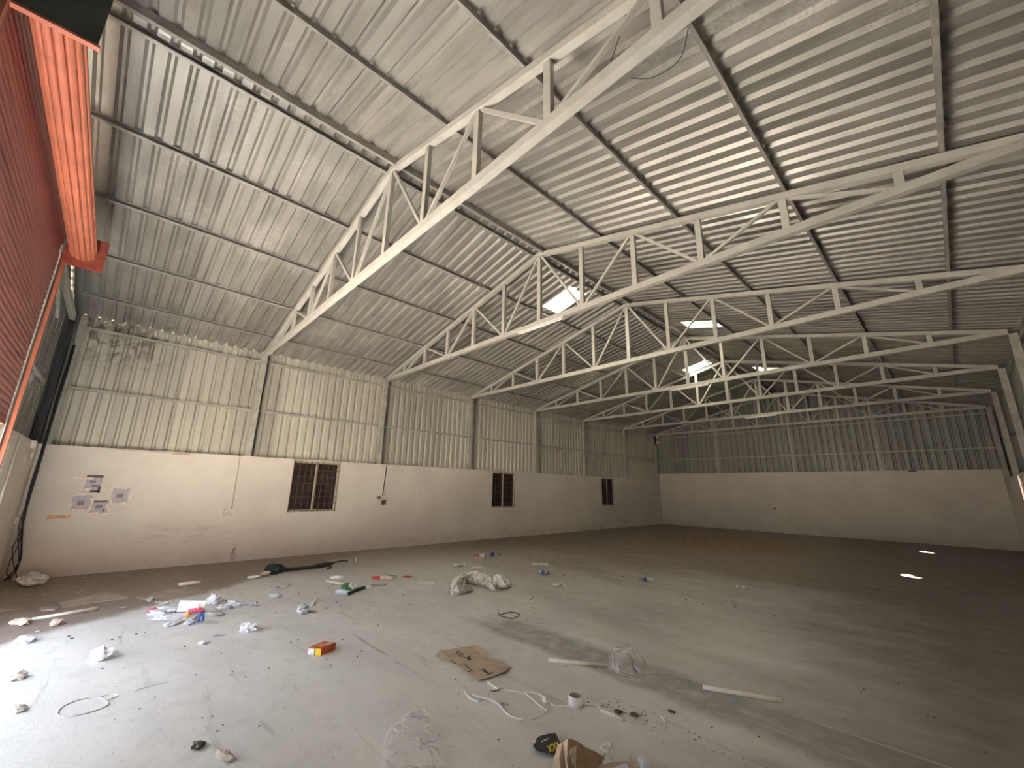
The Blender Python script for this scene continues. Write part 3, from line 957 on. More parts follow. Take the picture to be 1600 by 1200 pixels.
# torn posters on the left wall
def wall_paper(name, y, z, w, h, mat, label, cat, group=None, extra=None, depth=0.004):
    r = empty(name, (0.0, y, z - h / 2), label, cat, group)
    MB().box(0.0008, depth, y - w / 2, y + w / 2, z - h / 2, z + h / 2).build('sheet', mat, r)
    if extra: extra(r, y, z, w, h)
    return r
def strip(r, y0, y1, z0, z1, mat, nm='tape'):
    MB().box(0.004, 0.0065, min(y0, y1), max(y0, y1), min(z0, z1), max(z0, z1)).build(nm, mat, r)
r5 = random.Random(11)
def ragged(r, y, z, w, h, mat, nm, n, spread):
    for i in range(n):
        side = i % 4
        t = r5.uniform(-0.5, 0.5)
        a, b = (t * w, (0.5 if side == 0 else -0.5) * h) if side < 2 else ((0.5 if side == 2 else -0.5) * w, t * h)
        sw, shh = (r5.uniform(0.05, 0.13), r5.uniform(0.012, 0.03)) if side < 2 else (r5.uniform(0.012, 0.03), r5.uniform(0.05, 0.13))
        cy, cz = y + a * 1.05 + r5.uniform(-spread, spread), z + b * 1.05 + r5.uniform(-spread, spread)
        strip(r, cy - sw / 2, cy + sw / 2, cz - shh / 2, cz + shh / 2, mat, nm)
def ex_top(r, y, z, w, h):
    strip(r, y - w / 2, y + w / 2, z + h / 2 - 0.05, z + h / 2, M_DARKINK, 'dark_border')
    strip(r, y + w / 2 - 0.04, y + w / 2, z - h / 2, z - h / 2 + 0.13, M_DARKINK, 'dark_border')
    strip(r, y - w / 2 + 0.08, y + w / 2, z - h / 2, z - h / 2 + 0.045, M_DARKINK, 'dark_border')
    strip(r, y - 0.06, y + 0.03, z + 0.02, z + 0.07, M_GREYINK, 'print_patch')
    strip(r, y - 0.02, y + 0.08, z - 0.06, z - 0.02, M_GREYINK, 'print_patch')
    strip(r, y - 0.10, y - 0.02, z - 0.15, z - 0.09, M_TAPE)
    strip(r, y - 0.12, y - 0.02, z + 0.08, z + 0.12, M_TAPE)
    strip(r, y - 0.34, y - 0.13, z + 0.08, z + 0.115, M_TAPE)
    strip(r, y - 0.28, y - 0.13, z + 0.0, z + 0.02, M_TAPE)
def ex_patch(r, y, z, w, h):
    strip(r, y - 0.055, y + 0.045, z - 0.055, z + 0.03, M_GREYINK, 'print_patch')
    ragged(r, y, z, w, h, M_TAPE, 'tape', 11, 0.02)
def ex_mid(r, y, z, w, h):
    strip(r, y - 0.09, y + 0.10, z + 0.075, z + 0.11, M_DARKINK, 'dark_border')
    strip(r, y - 0.05, y + 0.05, z - 0.04, z + 0.03, M_GREYINK, 'print_patch')
    strip(r, y + 0.06, y + 0.085, z - 0.11, z - 0.06, M_DARKINK, 'dark_border')
    ragged(r, y, z, w, h, M_TAPE, 'tape', 11, 0.025)
PG = 'torn posters on the left wall'
wall_paper('torn_poster', *(-3.447, 1.706), 0.24, 0.34, M_LILAC, 'torn poster with dark border remains, topmost of the wall group', 'poster', PG, ex_top)
wall_paper('torn_poster', *(-3.549, 1.348), 0.28, 0.28, M_LILAC, 'torn lilac poster at lower left of the wall group', 'poster', PG, ex_patch)
wall_paper('torn_poster', *(-3.280, 1.272), 0.26, 0.25, M_LILAC, 'torn lilac poster at the bottom middle of the wall group', 'poster', PG, ex_mid)
wall_paper('torn_poster', *(-3.007, 1.484), 0.26, 0.30, M_LILAC, 'torn lilac poster at the right of the wall group', 'poster', PG, ex_patch)
def ex_notice(r, y, z, w, h):
    strip(r, y - 0.13, y - 0.07, z - 0.03, z + 0.03, M_TAN, 'print_patch')
    strip(r, y - 0.04, y + 0.08, z - 0.025, z + 0.025, M_CARD, 'print_patch')
    strip(r, y - w / 2, y + w / 2, z + h / 2 - 0.012, z + h / 2, M_TAPE, 'border')
    strip(r, y - w / 2, y + w / 2, z - h / 2, z - h / 2 + 0.012, M_TAPE, 'border')
wall_paper('notice_strip', *(-3.797, 1.090), 0.32, 0.09, M_NOTICE, 'narrow orange notice strip low on the left wall below the posters', 'notice', None, ex_notice)

# ------------------------------------------------------------------ litter on the floor
def smoothpath(pts, n=6):
    pts = [Vector(p) for p in pts]
    out = []
    for i in range(len(pts) - 1):
        p0, p1, p2, p3 = pts[max(i - 1, 0)], pts[i], pts[i + 1], pts[min(i + 2, len(pts) - 1)]
        for k in range(n):
            t = k / n
            out.append(0.5 * ((2 * p1) + (p2 - p0) * t + (2 * p0 - 5 * p1 + 4 * p2 - p3) * t * t + (3 * p1 - p0 - 3 * p2 + p3) * t ** 3))
    out.append(pts[-1])
    return out

def crumple_mesh(sx, sy, sz, seed, mats, sub=2, amp=0.55, freq=2.3):
    bm = bmesh.new()
    bmesh.ops.create_icosphere(bm, subdivisions=sub, radius=1.0)
    off = Vector((seed * 3.7, seed * 1.3, seed * 5.1))
    for v in bm.verts:
        d = noise.noise(v.co * freq + off) * amp + noise.noise(v.co * freq * 2.3 + off) * amp * 0.5
        c = v.co * (1 + d)
        c.z = max(c.z, -0.75)
        v.co = Vector((c.x * sx, c.y * sy, (c.z + 0.75) * sz / 1.75))
    zmin = min(v.co.z for v in bm.verts)
    for v in bm.verts: v.co.z -= zmin - 0.001
    me = bpy.data.meshes.new('crumple')
    bm.to_mesh(me)
    bm.free()
    for m in (mats if isinstance(mats, (list, tuple)) else [mats]):
        me.materials.append(m)
    if isinstance(mats, (list, tuple)):
        rr = random.Random(seed)
        for p in me.polygons: p.material_index = rr.choice(range(len(mats)))
    return me

def crumple(name, xy, size, mat, label, cat, seed, group=None, rot=0.0, z=0.0, sub=2, amp=0.55):
    o = bpy.data.objects.new(name, crumple_mesh(*size, seed, mat, sub, amp))
    COL.objects.link(o)
    o.location = (xy[0], xy[1], z)
    o.rotation_euler = (0, 0, rot)
    WORLD[o] = Vector(o.location)
    return tag(o, label, cat, group)

def leaf_sheet(name, xy, w, l, rot, mat, label, cat, seed, group=None, warp=0.02, z=0.0, tilt=0.0):
    nx, ny = 5, 6
    rr = random.Random(seed)
    off = Vector((seed * 2.3, seed * 0.7, 0))
    top = []
    for j in range(ny + 1):
        for i in range(nx + 1):
            x, y = (i / nx - 0.5) * w, (j / ny - 0.5) * l
            h = abs(noise.noise(Vector((x * 5 / max(w, .1), y * 5 / max(l, .1), 0)) * 0.5 + off)) * warp * 2 + tilt * (j / ny)
            top.append(Vector((x + rr.uniform(-.004, .004), y + rr.uniform(-.004, .004), h + 0.003)))
    mn = min(p.z for p in top)
    k = len(top)
    vs = [p - Vector((0, 0, mn - 0.002)) for p in top] + [p - Vector((0, 0, mn - 0.0005)) for p in top]
    fs = []
    for j in range(ny):
        for i in range(nx):
            a = j * (nx + 1) + i
            q = (a, a + 1, a + nx + 2, a + nx + 1)
            fs.append(q)
            fs.append(tuple(t + k for t in reversed(q)))
    mb = MB()
    mb.add(vs, fs)
    me = mb.mesh(name, mat, Vector((0, 0, 0)), True)
    o = bpy.data.objects.new(name, me)
    COL.objects.link(o)
    o.location = (xy[0], xy[1], z)
    o.rotation_euler = (0, 0, rot)
    return tag(o, label, cat, group)

def rod(name, a, b, r, mat, label, cat, group=None, z=None):
    z = r if z is None else z
    d = Vector((b[0] - a[0], b[1] - a[1], 0)).normalized()
    mb = MB().tube([(a[0], a[1], z), ((a[0] + b[0]) / 2, (a[1] + b[1]) / 2, z), (b[0], b[1], z)], r, 10)
    return tag(mb.build(name, mat, None, True), label, cat, group)

def dome(outline, h, seed, folds=0.02, rings=9, cen=None, zc=0.0):
    """crumpled film lying over an outline on the floor"""
    pts = []
    o = [Vector((p[0], p[1], 0)) for p in outline]
    m = len(o)
    ex = smoothpath(o + [o[0]], 6)[:-1]
    c = Vector(cen) if cen else sum(o, Vector()) / m
    n = len(ex)
    off = Vector((seed * 1.9, seed * 4.1, seed))
    vs = []
    for r in range(1, rings + 1):
        q = r / rings
        for i, p in enumerate(ex):
            w = c.lerp(p, q)
            a = noise.noise(Vector((w.x * 5, w.y * 5, 0)) + off)
            b = noise.noise(Vector((w.x * 14, w.y * 14, 3)) + off)
            ridge = (1 - abs(a) * 2.2)
            z = h * (1 - q * q) ** 0.5 * (0.7 + 0.3 * ridge) + folds * (ridge * 0.6 + b * 0.8) * (1 - q ** 6)
            vs.append((w.x + b * folds * 0.6, w.y + a * folds * 0.6, max(0.002, z)))
    vs.append((c.x, c.y, max(0.01, h)))
    fs = [((r) * n + i, r * n + (i + 1) % n, (r + 1) * n + (i + 1) % n, (r + 1) * n + i) for r in range(rings - 1) for i in range(n)]
    fs += [(i, (i + 1) % n, len(vs) - 1) for i in range(n)]
    return MB().add(vs, fs)

# orange carton with yellow, green and white end
bx, by = (6.898, -1.195)
ob = empty('snack_carton', (bx, by, 0), 'orange red carton with a yellow, green and white end lying on the floor', 'box')
A, B, D = Vector((6.884, -1.349, 0.000)), Vector((7.007, -1.260, 0.000)), Vector((6.928, -1.075, 0.000))
u = (B - A); w = (D - B)
Hh = 0.072
def quadbox(p, u, w, z0, z1, nm, mat, parent):
    mb = MB()
    vs = [p + Vector((0, 0, z)) + a * u + b * w for z in (z0, z1) for b in (0, 1) for a in (0, 1)]
    mb.add(vs, [(0, 2, 3, 1), (4, 5, 7, 6), (0, 1, 5, 4), (2, 6, 7, 3), (0, 4, 6, 2), (1, 3, 7, 5)])
    return mb.build(nm, mat, parent)
quadbox(A, u, w, 0.001, Hh, 'body', M_BOXRED, ob)
nrm = Vector((w.x, w.y, 0)).normalized() * -0.002
quadbox(A + nrm, u * 0.48, nrm * 0.9, 0.004, Hh - 0.012, 'white_label', M_PAPER, ob)
quadbox(A + nrm + u * 0.48, u * 0.10, nrm * 0.9, 0.004, Hh - 0.012, 'green_label', M_GREEN, ob)
quadbox(A + nrm + u * 0.58, u * 0.42, nrm * 0.9, 0.004, Hh - 0.006, 'yellow_label', M_YELLOW, ob)
quadbox(A + u * 0.30 + w * 0.25, u * 0.35, w * 0.35, Hh, Hh + 0.0015, 'yellow_label', M_TAN, ob)
quadbox(A + u * 0.55 + w * 0.55, u * 0.40, w * 0.38, Hh, Hh + 0.0018, 'grey_label', M_SILVER, ob)
quadbox(A + u * 0.02 + w * 0.03, u * 0.96, w * 0.05, Hh, Hh + 0.0016, 'dark_edge', M_DARKINK, ob)

# flattened brown carton with marker scrawls
fb = empty('flat_carton', (*(8.194, -0.135), 0), 'flattened brown cardboard carton with marker scrawls', 'cardboard')
MB().slab([(7.746, -0.246, 0.022), (7.794, -0.161, 0.022), (7.823, -0.024, 0.022), (7.862, 0.128, 0.022), (7.985, 0.121, 0.022), (8.099, 0.082, 0.022), (8.212, 0.023, 0.022), (8.299, 0.020, 0.022), (8.437, 0.005, 0.022), (8.460, 0.055, 0.022), (8.580, 0.050, 0.022), (8.579, -0.020, 0.022), (8.608, -0.056, 0.022), (8.608, -0.231, 0.022), (8.587, -0.380, 0.022), (8.480, -0.379, 0.022), (8.277, -0.348, 0.022), (8.148, -0.331, 0.022), (7.976, -0.305, 0.022)], 0.005).build('panel', M_CARD, fb)
MB().slab([(7.821, -0.362, 0.018), (7.764, -0.291, 0.018), (7.736, -0.239, 0.018), (7.967, -0.299, 0.018), (8.079, -0.346, 0.018), (7.991, -0.348, 0.018), (7.942, -0.379, 0.018)], 0.005).build('pale_flap', M_CARDPALE, fb)
MB().slab([(7.881, 0.112, 0.030), (7.910, 0.145, 0.030), (8.089, 0.090, 0.030), (8.234, 0.067, 0.030), (8.247, 0.029, 0.030), (8.199, -0.001, 0.030), (8.067, 0.036, 0.030)], 0.004).build('edge_flap', M_CARDPALE, fb)
MB().slab([(8.265, 0.014, 0.026), (8.343, 0.053, 0.026), (8.469, 0.073, 0.026), (8.459, 0.038, 0.026), (8.425, -0.002, 0.026)], 0.004).build('edge_flap', M_CARD, fb)
for nm, pts in (('scrawl', [(7.933, -0.175, 0.024), (7.907, -0.122, 0.024), (7.935, -0.117, 0.024)]), ('scrawl', [(7.927, -0.154, 0.024), (8.002, -0.175, 0.023)]),
                ('scrawl', [(8.019, -0.128, 0.024), (7.973, -0.128, 0.024), (7.993, -0.159, 0.024), (8.039, -0.186, 0.024), (8.047, -0.149, 0.024)]),
                ('scrawl', [(8.083, -0.108, 0.024), (8.119, -0.171, 0.024), (8.079, -0.165, 0.024)]),
                ('scrawl', [(8.124, -0.165, 0.024), (8.132, -0.130, 0.024), (8.159, -0.176, 0.023), (8.176, -0.156, 0.024)]),
                ('scrawl', [(8.443, -0.230, 0.024), (8.449, -0.201, 0.023), (8.499, -0.211, 0.024), (8.494, -0.239, 0.024), (8.463, -0.230, 0.024)]),
                ('scrawl', [(8.463, -0.230, 0.024), (8.513, -0.239, 0.024), (8.529, -0.220, 0.024)]),
                ('scrawl', [(8.550, -0.262, 0.024), (8.559, -0.229, 0.024), (8.558, -0.187, 0.024)]),
                ('crease', [(8.206, -0.270, 0.024), (8.354, -0.311, 0.024), (8.398, -0.305, 0.023), (8.378, -0.361, 0.023)]),
                ('crease', [(8.051, -0.326, 0.024), (8.108, -0.335, 0.024), (8.151, -0.334, 0.024)])):
    MB().tube(pts, 0.0045, 5).build(nm, M_MARKER, fb)

# black printed box lid, upside-down word in yellow
kb = empty('shoe_box_flap', (*(9.655, -0.629), 0), 'black curved card flap printed with a yellow word, upside down', 'card flap')
MB().slab([(9.600, -0.723, 0.030), (9.591, -0.633, 0.030), (9.612, -0.573, 0.030), (9.641, -0.522, 0.030), (9.695, -0.557, 0.030), (9.752, -0.597, 0.030), (9.794, -0.660, 0.030), (9.799, -0.707, 0.030), (9.774, -0.730, 0.030), (9.693, -0.773, 0.030), (9.647, -0.760, 0.030)], 0.004).build('flap', M_DARKBOX, kb)
MB().slab([(9.600, -0.726, 0.031), (9.590, -0.679, 0.031), (9.619, -0.704, 0.031), (9.633, -0.745, 0.031)], 0.0025).build('glossy_corner', M_BLUEPAPER, kb)
def word(txt, p, q, up, parent, mat, nm):
    cu = bpy.data.curves.new(nm, 'FONT')
    cu.body = txt
    cu.extrude = 0.0006
    cu.offset = 0.022
    tmp = bpy.data.objects.new(nm, cu)
    COL.objects.link(tmp)
    dg = bpy.context.evaluated_depsgraph_get()
    me = bpy.data.meshes.new_from_object(tmp.evaluated_get(dg))
    bpy.data.objects.remove(tmp)
    xs = [v.co.x for v in me.vertices]; ys = [v.co.y for v in me.vertices]
    x0, x1, y0, y1 = min(xs), max(xs), min(ys), max(ys)
    p, q, up = Vector(p), Vector(q), Vector(up)
    for v in me.vertices:
        v.co = p + (q - p) * ((v.co.x - x0) / (x1 - x0)) + (up - p) * ((v.co.y - y0) / (y1 - y0)) + Vector((0, 0, v.co.z)) - WORLD[parent]
    me.materials.append(mat)
    o = bpy.data.objects.new(nm, me)
    COL.objects.link(o)
    o.parent = parent
word('KICK', (9.718, -0.588, 0.032), (9.710, -0.694, 0.032), (9.779, -0.643, 0.032), kb, M_YELLOW, 'yellow_word')
word('-------', (9.651, -0.610, 0.031), (9.643, -0.677, 0.031), (9.660, -0.617, 0.031), kb, M_SACK, 'small_print')

# torn brown carton at the bottom edge
bc = empty('torn_carton', (*(9.905, -0.586), 0), 'torn open brown carton standing up at the bottom edge of the picture', 'cardboard box')
def plate(nm, pts, mat, parent, t=0.004):
    pts = [Vector(p) for p in pts]
    nn = (pts[1] - pts[0]).cross(pts[2] - pts[0]).normalized() * t
    k = len(pts)
    vs = pts + [p - nn for p in pts]
    fs = [tuple(range(k)), tuple(range(2 * k - 1, k - 1, -1))] + [(i, i + k, (i + 1) % k + k, (i + 1) % k) for i in range(k)]
    return MB().add(vs, fs).build(nm, mat, parent)
plate('back_panel', [(9.919, -0.722, 0.160), (9.938, -0.705, 0.165), (9.979, -0.678, 0.150), (9.995, -0.625, 0.110), (10.015, -0.568, 0.080), (10.042, -0.522, 0.050), (10.044, -0.496, 0.020), (10.071, -0.580, 0.012), (10.122, -0.742, 0.010), (10.060, -0.864, 0.030), (9.991, -0.820, 0.100)], M_CARDDARK, bc)
plate('standing_flap', [(9.968, -0.770, 0.135), (9.981, -0.714, 0.145), (10.054, -0.812, 0.050), (10.017, -0.840, 0.045)], M_CARDPALE, bc)
plate('crease_tear', [(9.980, -0.793, 0.120), (10.017, -0.767, 0.122), (10.009, -0.790, 0.120)], M_CARDDARK, bc)
cr = []
px = [[(872,1163,.06), (879,1160,.10), (884,1156,.15), (887,1154,.165)],
      [(869,1173,.04), (877,1171,.10), (881,1176,.085), (886,1170,.14)],
      [(865,1186,.03), (874,1184,.085), (882,1188,.06), (888,1186,.11)],
      [(864,1200,.012), (876,1198,.05), (884,1200,.03), (888,1204,.06)]]
crv = [(9.784, -0.662, 0.060), (9.842, -0.683, 0.100), (9.902, -0.722, 0.150), (9.921, -0.724, 0.165),
       (9.796, -0.697, 0.040), (9.886, -0.750, 0.100), (9.901, -0.741, 0.085), (9.957, -0.777, 0.140),
       (9.831, -0.763, 0.030), (9.916, -0.805, 0.085), (9.924, -0.764, 0.060), (9.993, -0.808, 0.110),
       (9.906, -0.857, 0.005), (9.984, -0.874, 0.050), (9.978, -0.817, 0.020), (10.037, -0.866, 0.050)]
fs = []
for j in range(3):
    for i in range(3):
        a = j * 4 + i
        fs += [(a, a + 1, a + 5), (a, a + 5, a + 4)]
MB().add(crv, fs).build('crumpled_side', M_CARD, bc)
plate('torn_edge', [(10.039, -0.554, 0.035), (10.049, -0.510, 0.045), (10.060, -0.515, 0.040), (10.047, -0.551, 0.030)], M_CARDDARK, bc)

pc = empty('parcel_scrap', (*(10.144, -0.417), 0), 'brown carton scrap with a pale blue label at the bottom picture edge', 'cardboard')
MB().slab([(10.071, -0.601, 0.030), (10.113, -0.496, 0.030), (10.168, -0.414, 0.030), (10.206, -0.431, 0.030), (10.284, -0.501, 0.030), (10.146, -0.742, 0.030), (10.077, -0.679, 0.030)], 0.004).build('panel', M_CARD, pc)
MB().slab([(10.146, -0.554, 0.033), (10.175, -0.440, 0.033), (10.233, -0.484, 0.033), (10.222, -0.578, 0.033)], 0.002).build('label_sheet', M_BLUEPAPER, pc)
plate('end_flap', [(10.198, -0.446, 0.060), (10.204, -0.432, 0.068), (10.228, -0.426, 0.065), (10.263, -0.441, 0.040), (10.256, -0.483, 0.035)], M_CARDPALE, pc)
dd = dome([(10.040, -0.543, 0.000), (10.035, -0.470, 0.000), (10.068, -0.443, 0.000), (10.103, -0.482, 0.000), (10.106, -0.546, -0.000), (10.069, -0.578, 0.000)], 0.05, 5, 0.02, 5)
tag(dd.build('plastic_scrap', M_FILM, None, False), 'small crinkled clear plastic scrap beside the torn brown carton', 'plastic')
dd = dome([(10.173, -0.304, 0.000), (10.182, -0.263, 0.000), (10.221, -0.281, 0.000), (10.283, -0.310, 0.000), (10.309, -0.375, 0.000), (10.269, -0.400, 0.000)], 0.04, 8, 0.02, 5)
tag(dd.build('plastic_wrapper', M_BLUEPAPER, None, False), 'bluish white wrapper right of the torn carton at the bottom edge', 'wrapper')

# clear bags
dd = dome([(9.252, -1.689, 0.000), (9.030, -1.569, 0.000), (8.891, -1.490, 0.000), (8.756, -1.380, 0.000), (8.701, -1.272, 0.000), (8.633, -1.120, 0.000), (8.656, -1.064, 0.000), (8.676, -1.010, 0.000), (8.842, -1.097, 0.000), (9.002, -1.127, 0.000), (9.133, -1.171, 0.000), (9.334, -1.297, -0.000), (9.495, -1.417, 0.000), (9.415, -1.590, 0.000)], 0.05, 2, 0.035, 18)
tag(dd.build('clear_plastic_bag', M_FILM2, None, True), 'large clear plastic bag at the bottom edge of the floor', 'plastic bag')
dd = dome([(9.127, 0.925, 0.000), (9.053, 1.074, 0.000), (9.072, 1.207, -0.000), (9.138, 1.283, 0.000), (9.251, 1.278, 0.000), (9.372, 1.185, -0.000), (9.494, 1.107, 0.000), (9.494, 0.969, 0.000), (9.438, 0.859, 0.000), (9.346, 0.775, 0.000), (9.244, 0.818, 0.000)], 0.14, 4, 0.03, 10)
tag(dd.build('clear_plastic_bag', M_FILM, None, False), 'crinkled clear plastic bag at the end of a white pipe', 'plastic bag')

# woven sack
sk = MB()
def lump(path, rad, seed):
    pts = smoothpath(path, 9)
    rs = []
    for i in range(len(pts)):
        t = i / (len(pts) - 1) * (len(rad) - 1)
        k = min(int(t), len(rad) - 2)
        rs.append(rad[k] + (rad[k + 1] - rad[k]) * (t - k))
    n0 = len(sk.v)
    sk.tube([Vector((p[0], p[1], r * 0.7)) for p, r in zip(pts, rs)], [q * 0.86 for q in rs], 18)
    off = Vector((seed, seed * 2, 0))
    for i in range(n0, len(sk.v)):
        v = sk.v[i]
        d = (abs(noise.noise(v * 7 + off)) - 0.25) * 0.16 + noise.noise(v * 17 + off) * 0.05
        c = Vector((v.x + d * 0.8, v.y - d * 0.6, v.z * 0.74 + d * 0.75))
        c.z = max(c.z, 0.003)
        sk.v[i] = c
lump([(5.650, 1.315, 0.000), (5.563, 1.498, 0.000), (5.302, 1.801, 0.000), (4.942, 2.239, -0.000)], [0.04, 0.12, 0.13, 0.12], 1)
lump([(4.996, 2.119, 0.000), (5.186, 2.176, 0.000), (5.471, 2.182, 0.000), (5.703, 2.221, 0.000)], [0.10, 0.17, 0.16, 0.13], 2)
lump([(5.616, 2.279, 0.000), (5.784, 2.322, 0.000), (5.948, 2.365, 0.000), (5.977, 2.482, 0.000)], [0.11, 0.16, 0.15, 0.04], 3)
lump([(5.728, 1.273, 0.000), (5.774, 1.399, 0.000), (5.763, 1.599, 0.000), (5.744, 1.798, 0.000)], [0.06, 0.13, 0.10, 0.02], 4)
lump([(5.787, 2.164, 0.000), (5.964, 2.072, 0.000), (6.057, 2.111, 0.000)], [0.10, 0.08, 0.02], 5)
tag(sk.build('woven_sack', M_SACK, None, False), 'crumpled dirty white woven sack curled on the floor', 'sack')

# plastic pipes
rod('white_pipe', (8.694, 0.472), (9.192, 0.828), 0.017, M_PIPE, 'white plastic pipe ending at the crinkled clear bag', 'pipe')
rod('white_pipe', (10.043, 1.084), (10.613, 1.344), 0.019, M_PIPE, 'rightmost white plastic pipe lying alone on the floor', 'pipe')
rod('white_pipe', (3.496, -3.624), (3.325, -3.015), 0.022, M_PIPE, 'long pale pipe on the brown dirt near the left corner', 'pipe')
rod('white_pipe', (2.255, -2.016), (2.252, -1.696), 0.028, M_PIPE, 'short pale pipe on the dirt behind the paper heap', 'pipe')
rod('white_pipe', (2.331, -0.979), (2.356, -0.758), 0.026, M_PIPE, 'short white pipe beside the black and green broom', 'pipe')
rod('white_stick', (3.455, 0.080), (3.997, 0.247), 0.018, M_PIPE, 'white stick pointing at the green and white wrapper', 'stick')
rod('white_stick', (4.987, -0.682), (4.662, -0.496), 0.020, M_WIRE, 'short white stick right of the paper ball', 'stick')
rod('white_stick', (10.028, 0.320), (10.095, 0.270), 0.012, M_PIPE, 'tiny white stick on the floor seam right of the white cable', 'stick')
rod('white_stick', (1.276, 1.588), (1.892, 1.338), 0.02, M_PIPE, 'small pale stub standing off the left wall past the broom tail', 'stick')

# white cable with a tape roll
wc = empty('white_cable', (*(9.257, -0.222), 0), 'long tangled white cable trailing across the front floor', 'cable')
def wire(pts, r, nm='strand', mat=M_WIRE, parent=None, lift=0.0):
    r *= 0.65
    pts = smoothpath([Vector((p[0], p[1], r + lift)) for p in pts], 6)
    return MB().tube(pts, r, 8).build(nm, mat, parent, True)
wire([(8.646, -0.595, 0.000), (8.738, -0.631, 0.000), (8.808, -0.636, 0.000), (8.869, -0.616, 0.000), (8.887, -0.546, 0.000), (8.963, -0.525, 0.000), (9.023, -0.521, 0.000), (9.105, -0.552, 0.000), (9.214, -0.576, 0.000), (9.278, -0.560, 0.000), (9.318, -0.529, 0.000)], 0.010, parent=wc)
wire([(8.764, -0.601, 0.000), (8.807, -0.586, 0.000), (8.865, -0.570, 0.000), (8.918, -0.543, 0.000), (8.986, -0.531, 0.000)], 0.009, parent=wc, lift=0.012)
wire([(8.728, -0.537, 0.000), (8.766, -0.582, 0.000), (8.818, -0.574, 0.000), (8.863, -0.539, 0.000)], 0.008, parent=wc, lift=0.004)
wire([(8.647, -0.327, 0.000), (8.723, -0.338, 0.000), (8.787, -0.340, 0.000)], 0.011, parent=wc)
wire([(8.783, -0.344, 0.000), (8.845, -0.330, 0.000), (8.903, -0.282, 0.000), (8.985, -0.242, 0.000), (9.045, -0.173, 0.000), (9.125, -0.135, 0.000), (9.213, -0.156, 0.000), (9.249, -0.148, 0.000), (9.314, -0.189, 0.000), (9.363, -0.164, 0.000), (9.438, -0.079, 0.000)], 0.010, parent=wc)
wire([(9.015, -0.208, 0.000), (9.102, -0.232, 0.000), (9.196, -0.259, 0.000), (9.285, -0.285, 0.000)], 0.009, parent=wc)
wire([(9.285, -0.285, 0.000), (9.351, -0.287, -0.000), (9.369, -0.400, 0.000), (9.358, -0.483, 0.000)], 0.005, parent=wc)
wire([(9.475, 0.011, 0.000), (9.528, 0.056, 0.000), (9.571, 0.088, 0.000), (9.629, 0.060, 0.000), (9.661, 0.066, 0.000)], 0.010, parent=wc)
MB().tube([(9.655, 0.031, 0.013), (9.852, 0.049, 0.013)], 0.014, 8).build('sleeve', M_PIPE, wc, True)
MB().tube([(9.515, 0.021, 0.010), (9.537, -0.015, 0.060), (9.578, -0.072, 0.130)], 0.006, 6).build('strand', M_WIRE, wc, True)
wire([(9.034, -0.509, 0.000), (9.028, -0.467, 0.000), (9.069, -0.453, 0.000)], 0.012, 'connector', M_CHIP, wc)
wire([(8.786, -0.416, 0.000), (8.818, -0.398, 0.000), (8.830, -0.347, 0.000), (8.847, -0.308, 0.000)], 0.012, 'connector', M_SOIL, wc)
MB().tube([(9.229, -0.191, 0.015), (9.262, -0.195, 0.020), (9.276, -0.187, 0.015)], [0.02, 0.028, 0.012], 8).build('connector', M_WIRE, wc, True)
tr = empty('tape_roll', (*(9.439, -0.030), 0), 'white tape roll standing among the white cable', 'tape roll')
tx, ty = (9.448, -0.036)
ring = MB()
N = 24
vs = []
for z, r in ((0.001, 0.060), (0.075, 0.060), (0.075, 0.052), (0.001, 0.052)):
    vs += [(tx + r * math.cos(2 * math.pi * i / N), ty + r * math.sin(2 * math.pi * i / N), z) for i in range(N)]
fsr = [(k * N + i, k * N + (i + 1) % N, ((k + 1) % 4) * N + (i + 1) % N, ((k + 1) % 4) * N + i) for k in range(4) for i in range(N)]
ring.add(vs, fsr)
ring.build('tape', M_PAPER, tr, True)
core = MB()
vs = []
for z, r in ((0.003, 0.0515), (0.073, 0.0515), (0.073, 0.048), (0.003, 0.048)):
    vs += [(tx + r * math.cos(2 * math.pi * i / N), ty + r * math.sin(2 * math.pi * i / N), z) for i in range(N)]
core.add(vs, fsr)
core.build('core', M_CARD, tr, True)
wc2 = empty('cable_offcut', (*(9.968, -0.354), 0), 'short curled white cable offcut near the torn carton', 'cable')
wire([(9.953, -0.292, 0.000), (9.939, -0.319, -0.000), (9.935, -0.369, 0.000), (9.952, -0.394, 0.000), (9.976, -0.389, -0.000), (10.014, -0.400, 0.000)], 0.008, parent=wc2)
MB().tube([(9.959, -0.316, 0.012), (9.987, -0.318, 0.012)], 0.014, 8).build('plug', M_WHITEPL, wc2, True)
lo = empty('cable_loop', (*(6.884, -3.008), 0), 'thin grey cable loop on the bright floor at lower left', 'cable')
wire([(6.916, -3.175, 0.000), (6.845, -3.186, 0.000), (6.748, -3.164, 0.000), (6.690, -3.106, 0.000), (6.684, -3.032, 0.000), (6.737, -2.955, 0.000), (6.846, -2.912, 0.000), (6.925, -2.900, 0.000), (6.976, -2.933, 0.000), (7.003, -3.005, 0.000), (6.998, -3.082, 0.000), (6.967, -3.145, 0.000), (6.916, -3.175, 0.000)], 0.006, parent=lo, mat=M_SILVER)
wire([(6.742, -2.966, 0.000), (6.713, -2.916, 0.000), (6.728, -2.865, 0.000), (6.789, -2.845, 0.000), (6.824, -2.889, 0.000), (6.839, -2.919, 0.000)], 0.005, parent=lo, mat=M_WIRE)
dl = empty('wire_loop', (*(7.247, 1.282), 0), 'dark wire loop on the floor in front of the sack', 'wire')
wire([(6.945, 1.319, 0.000), (7.154, 1.169, 0.000), (7.273, 1.171, 0.000), (7.374, 1.200, 0.000), (7.356, 1.317, 0.000), (7.341, 1.396, 0.000), (7.245, 1.426, -0.000), (7.144, 1.406, 0.000), (7.132, 1.289, 0.000), (7.148, 1.162, -0.000)], 0.009, parent=dl, mat=M_GRILLE)
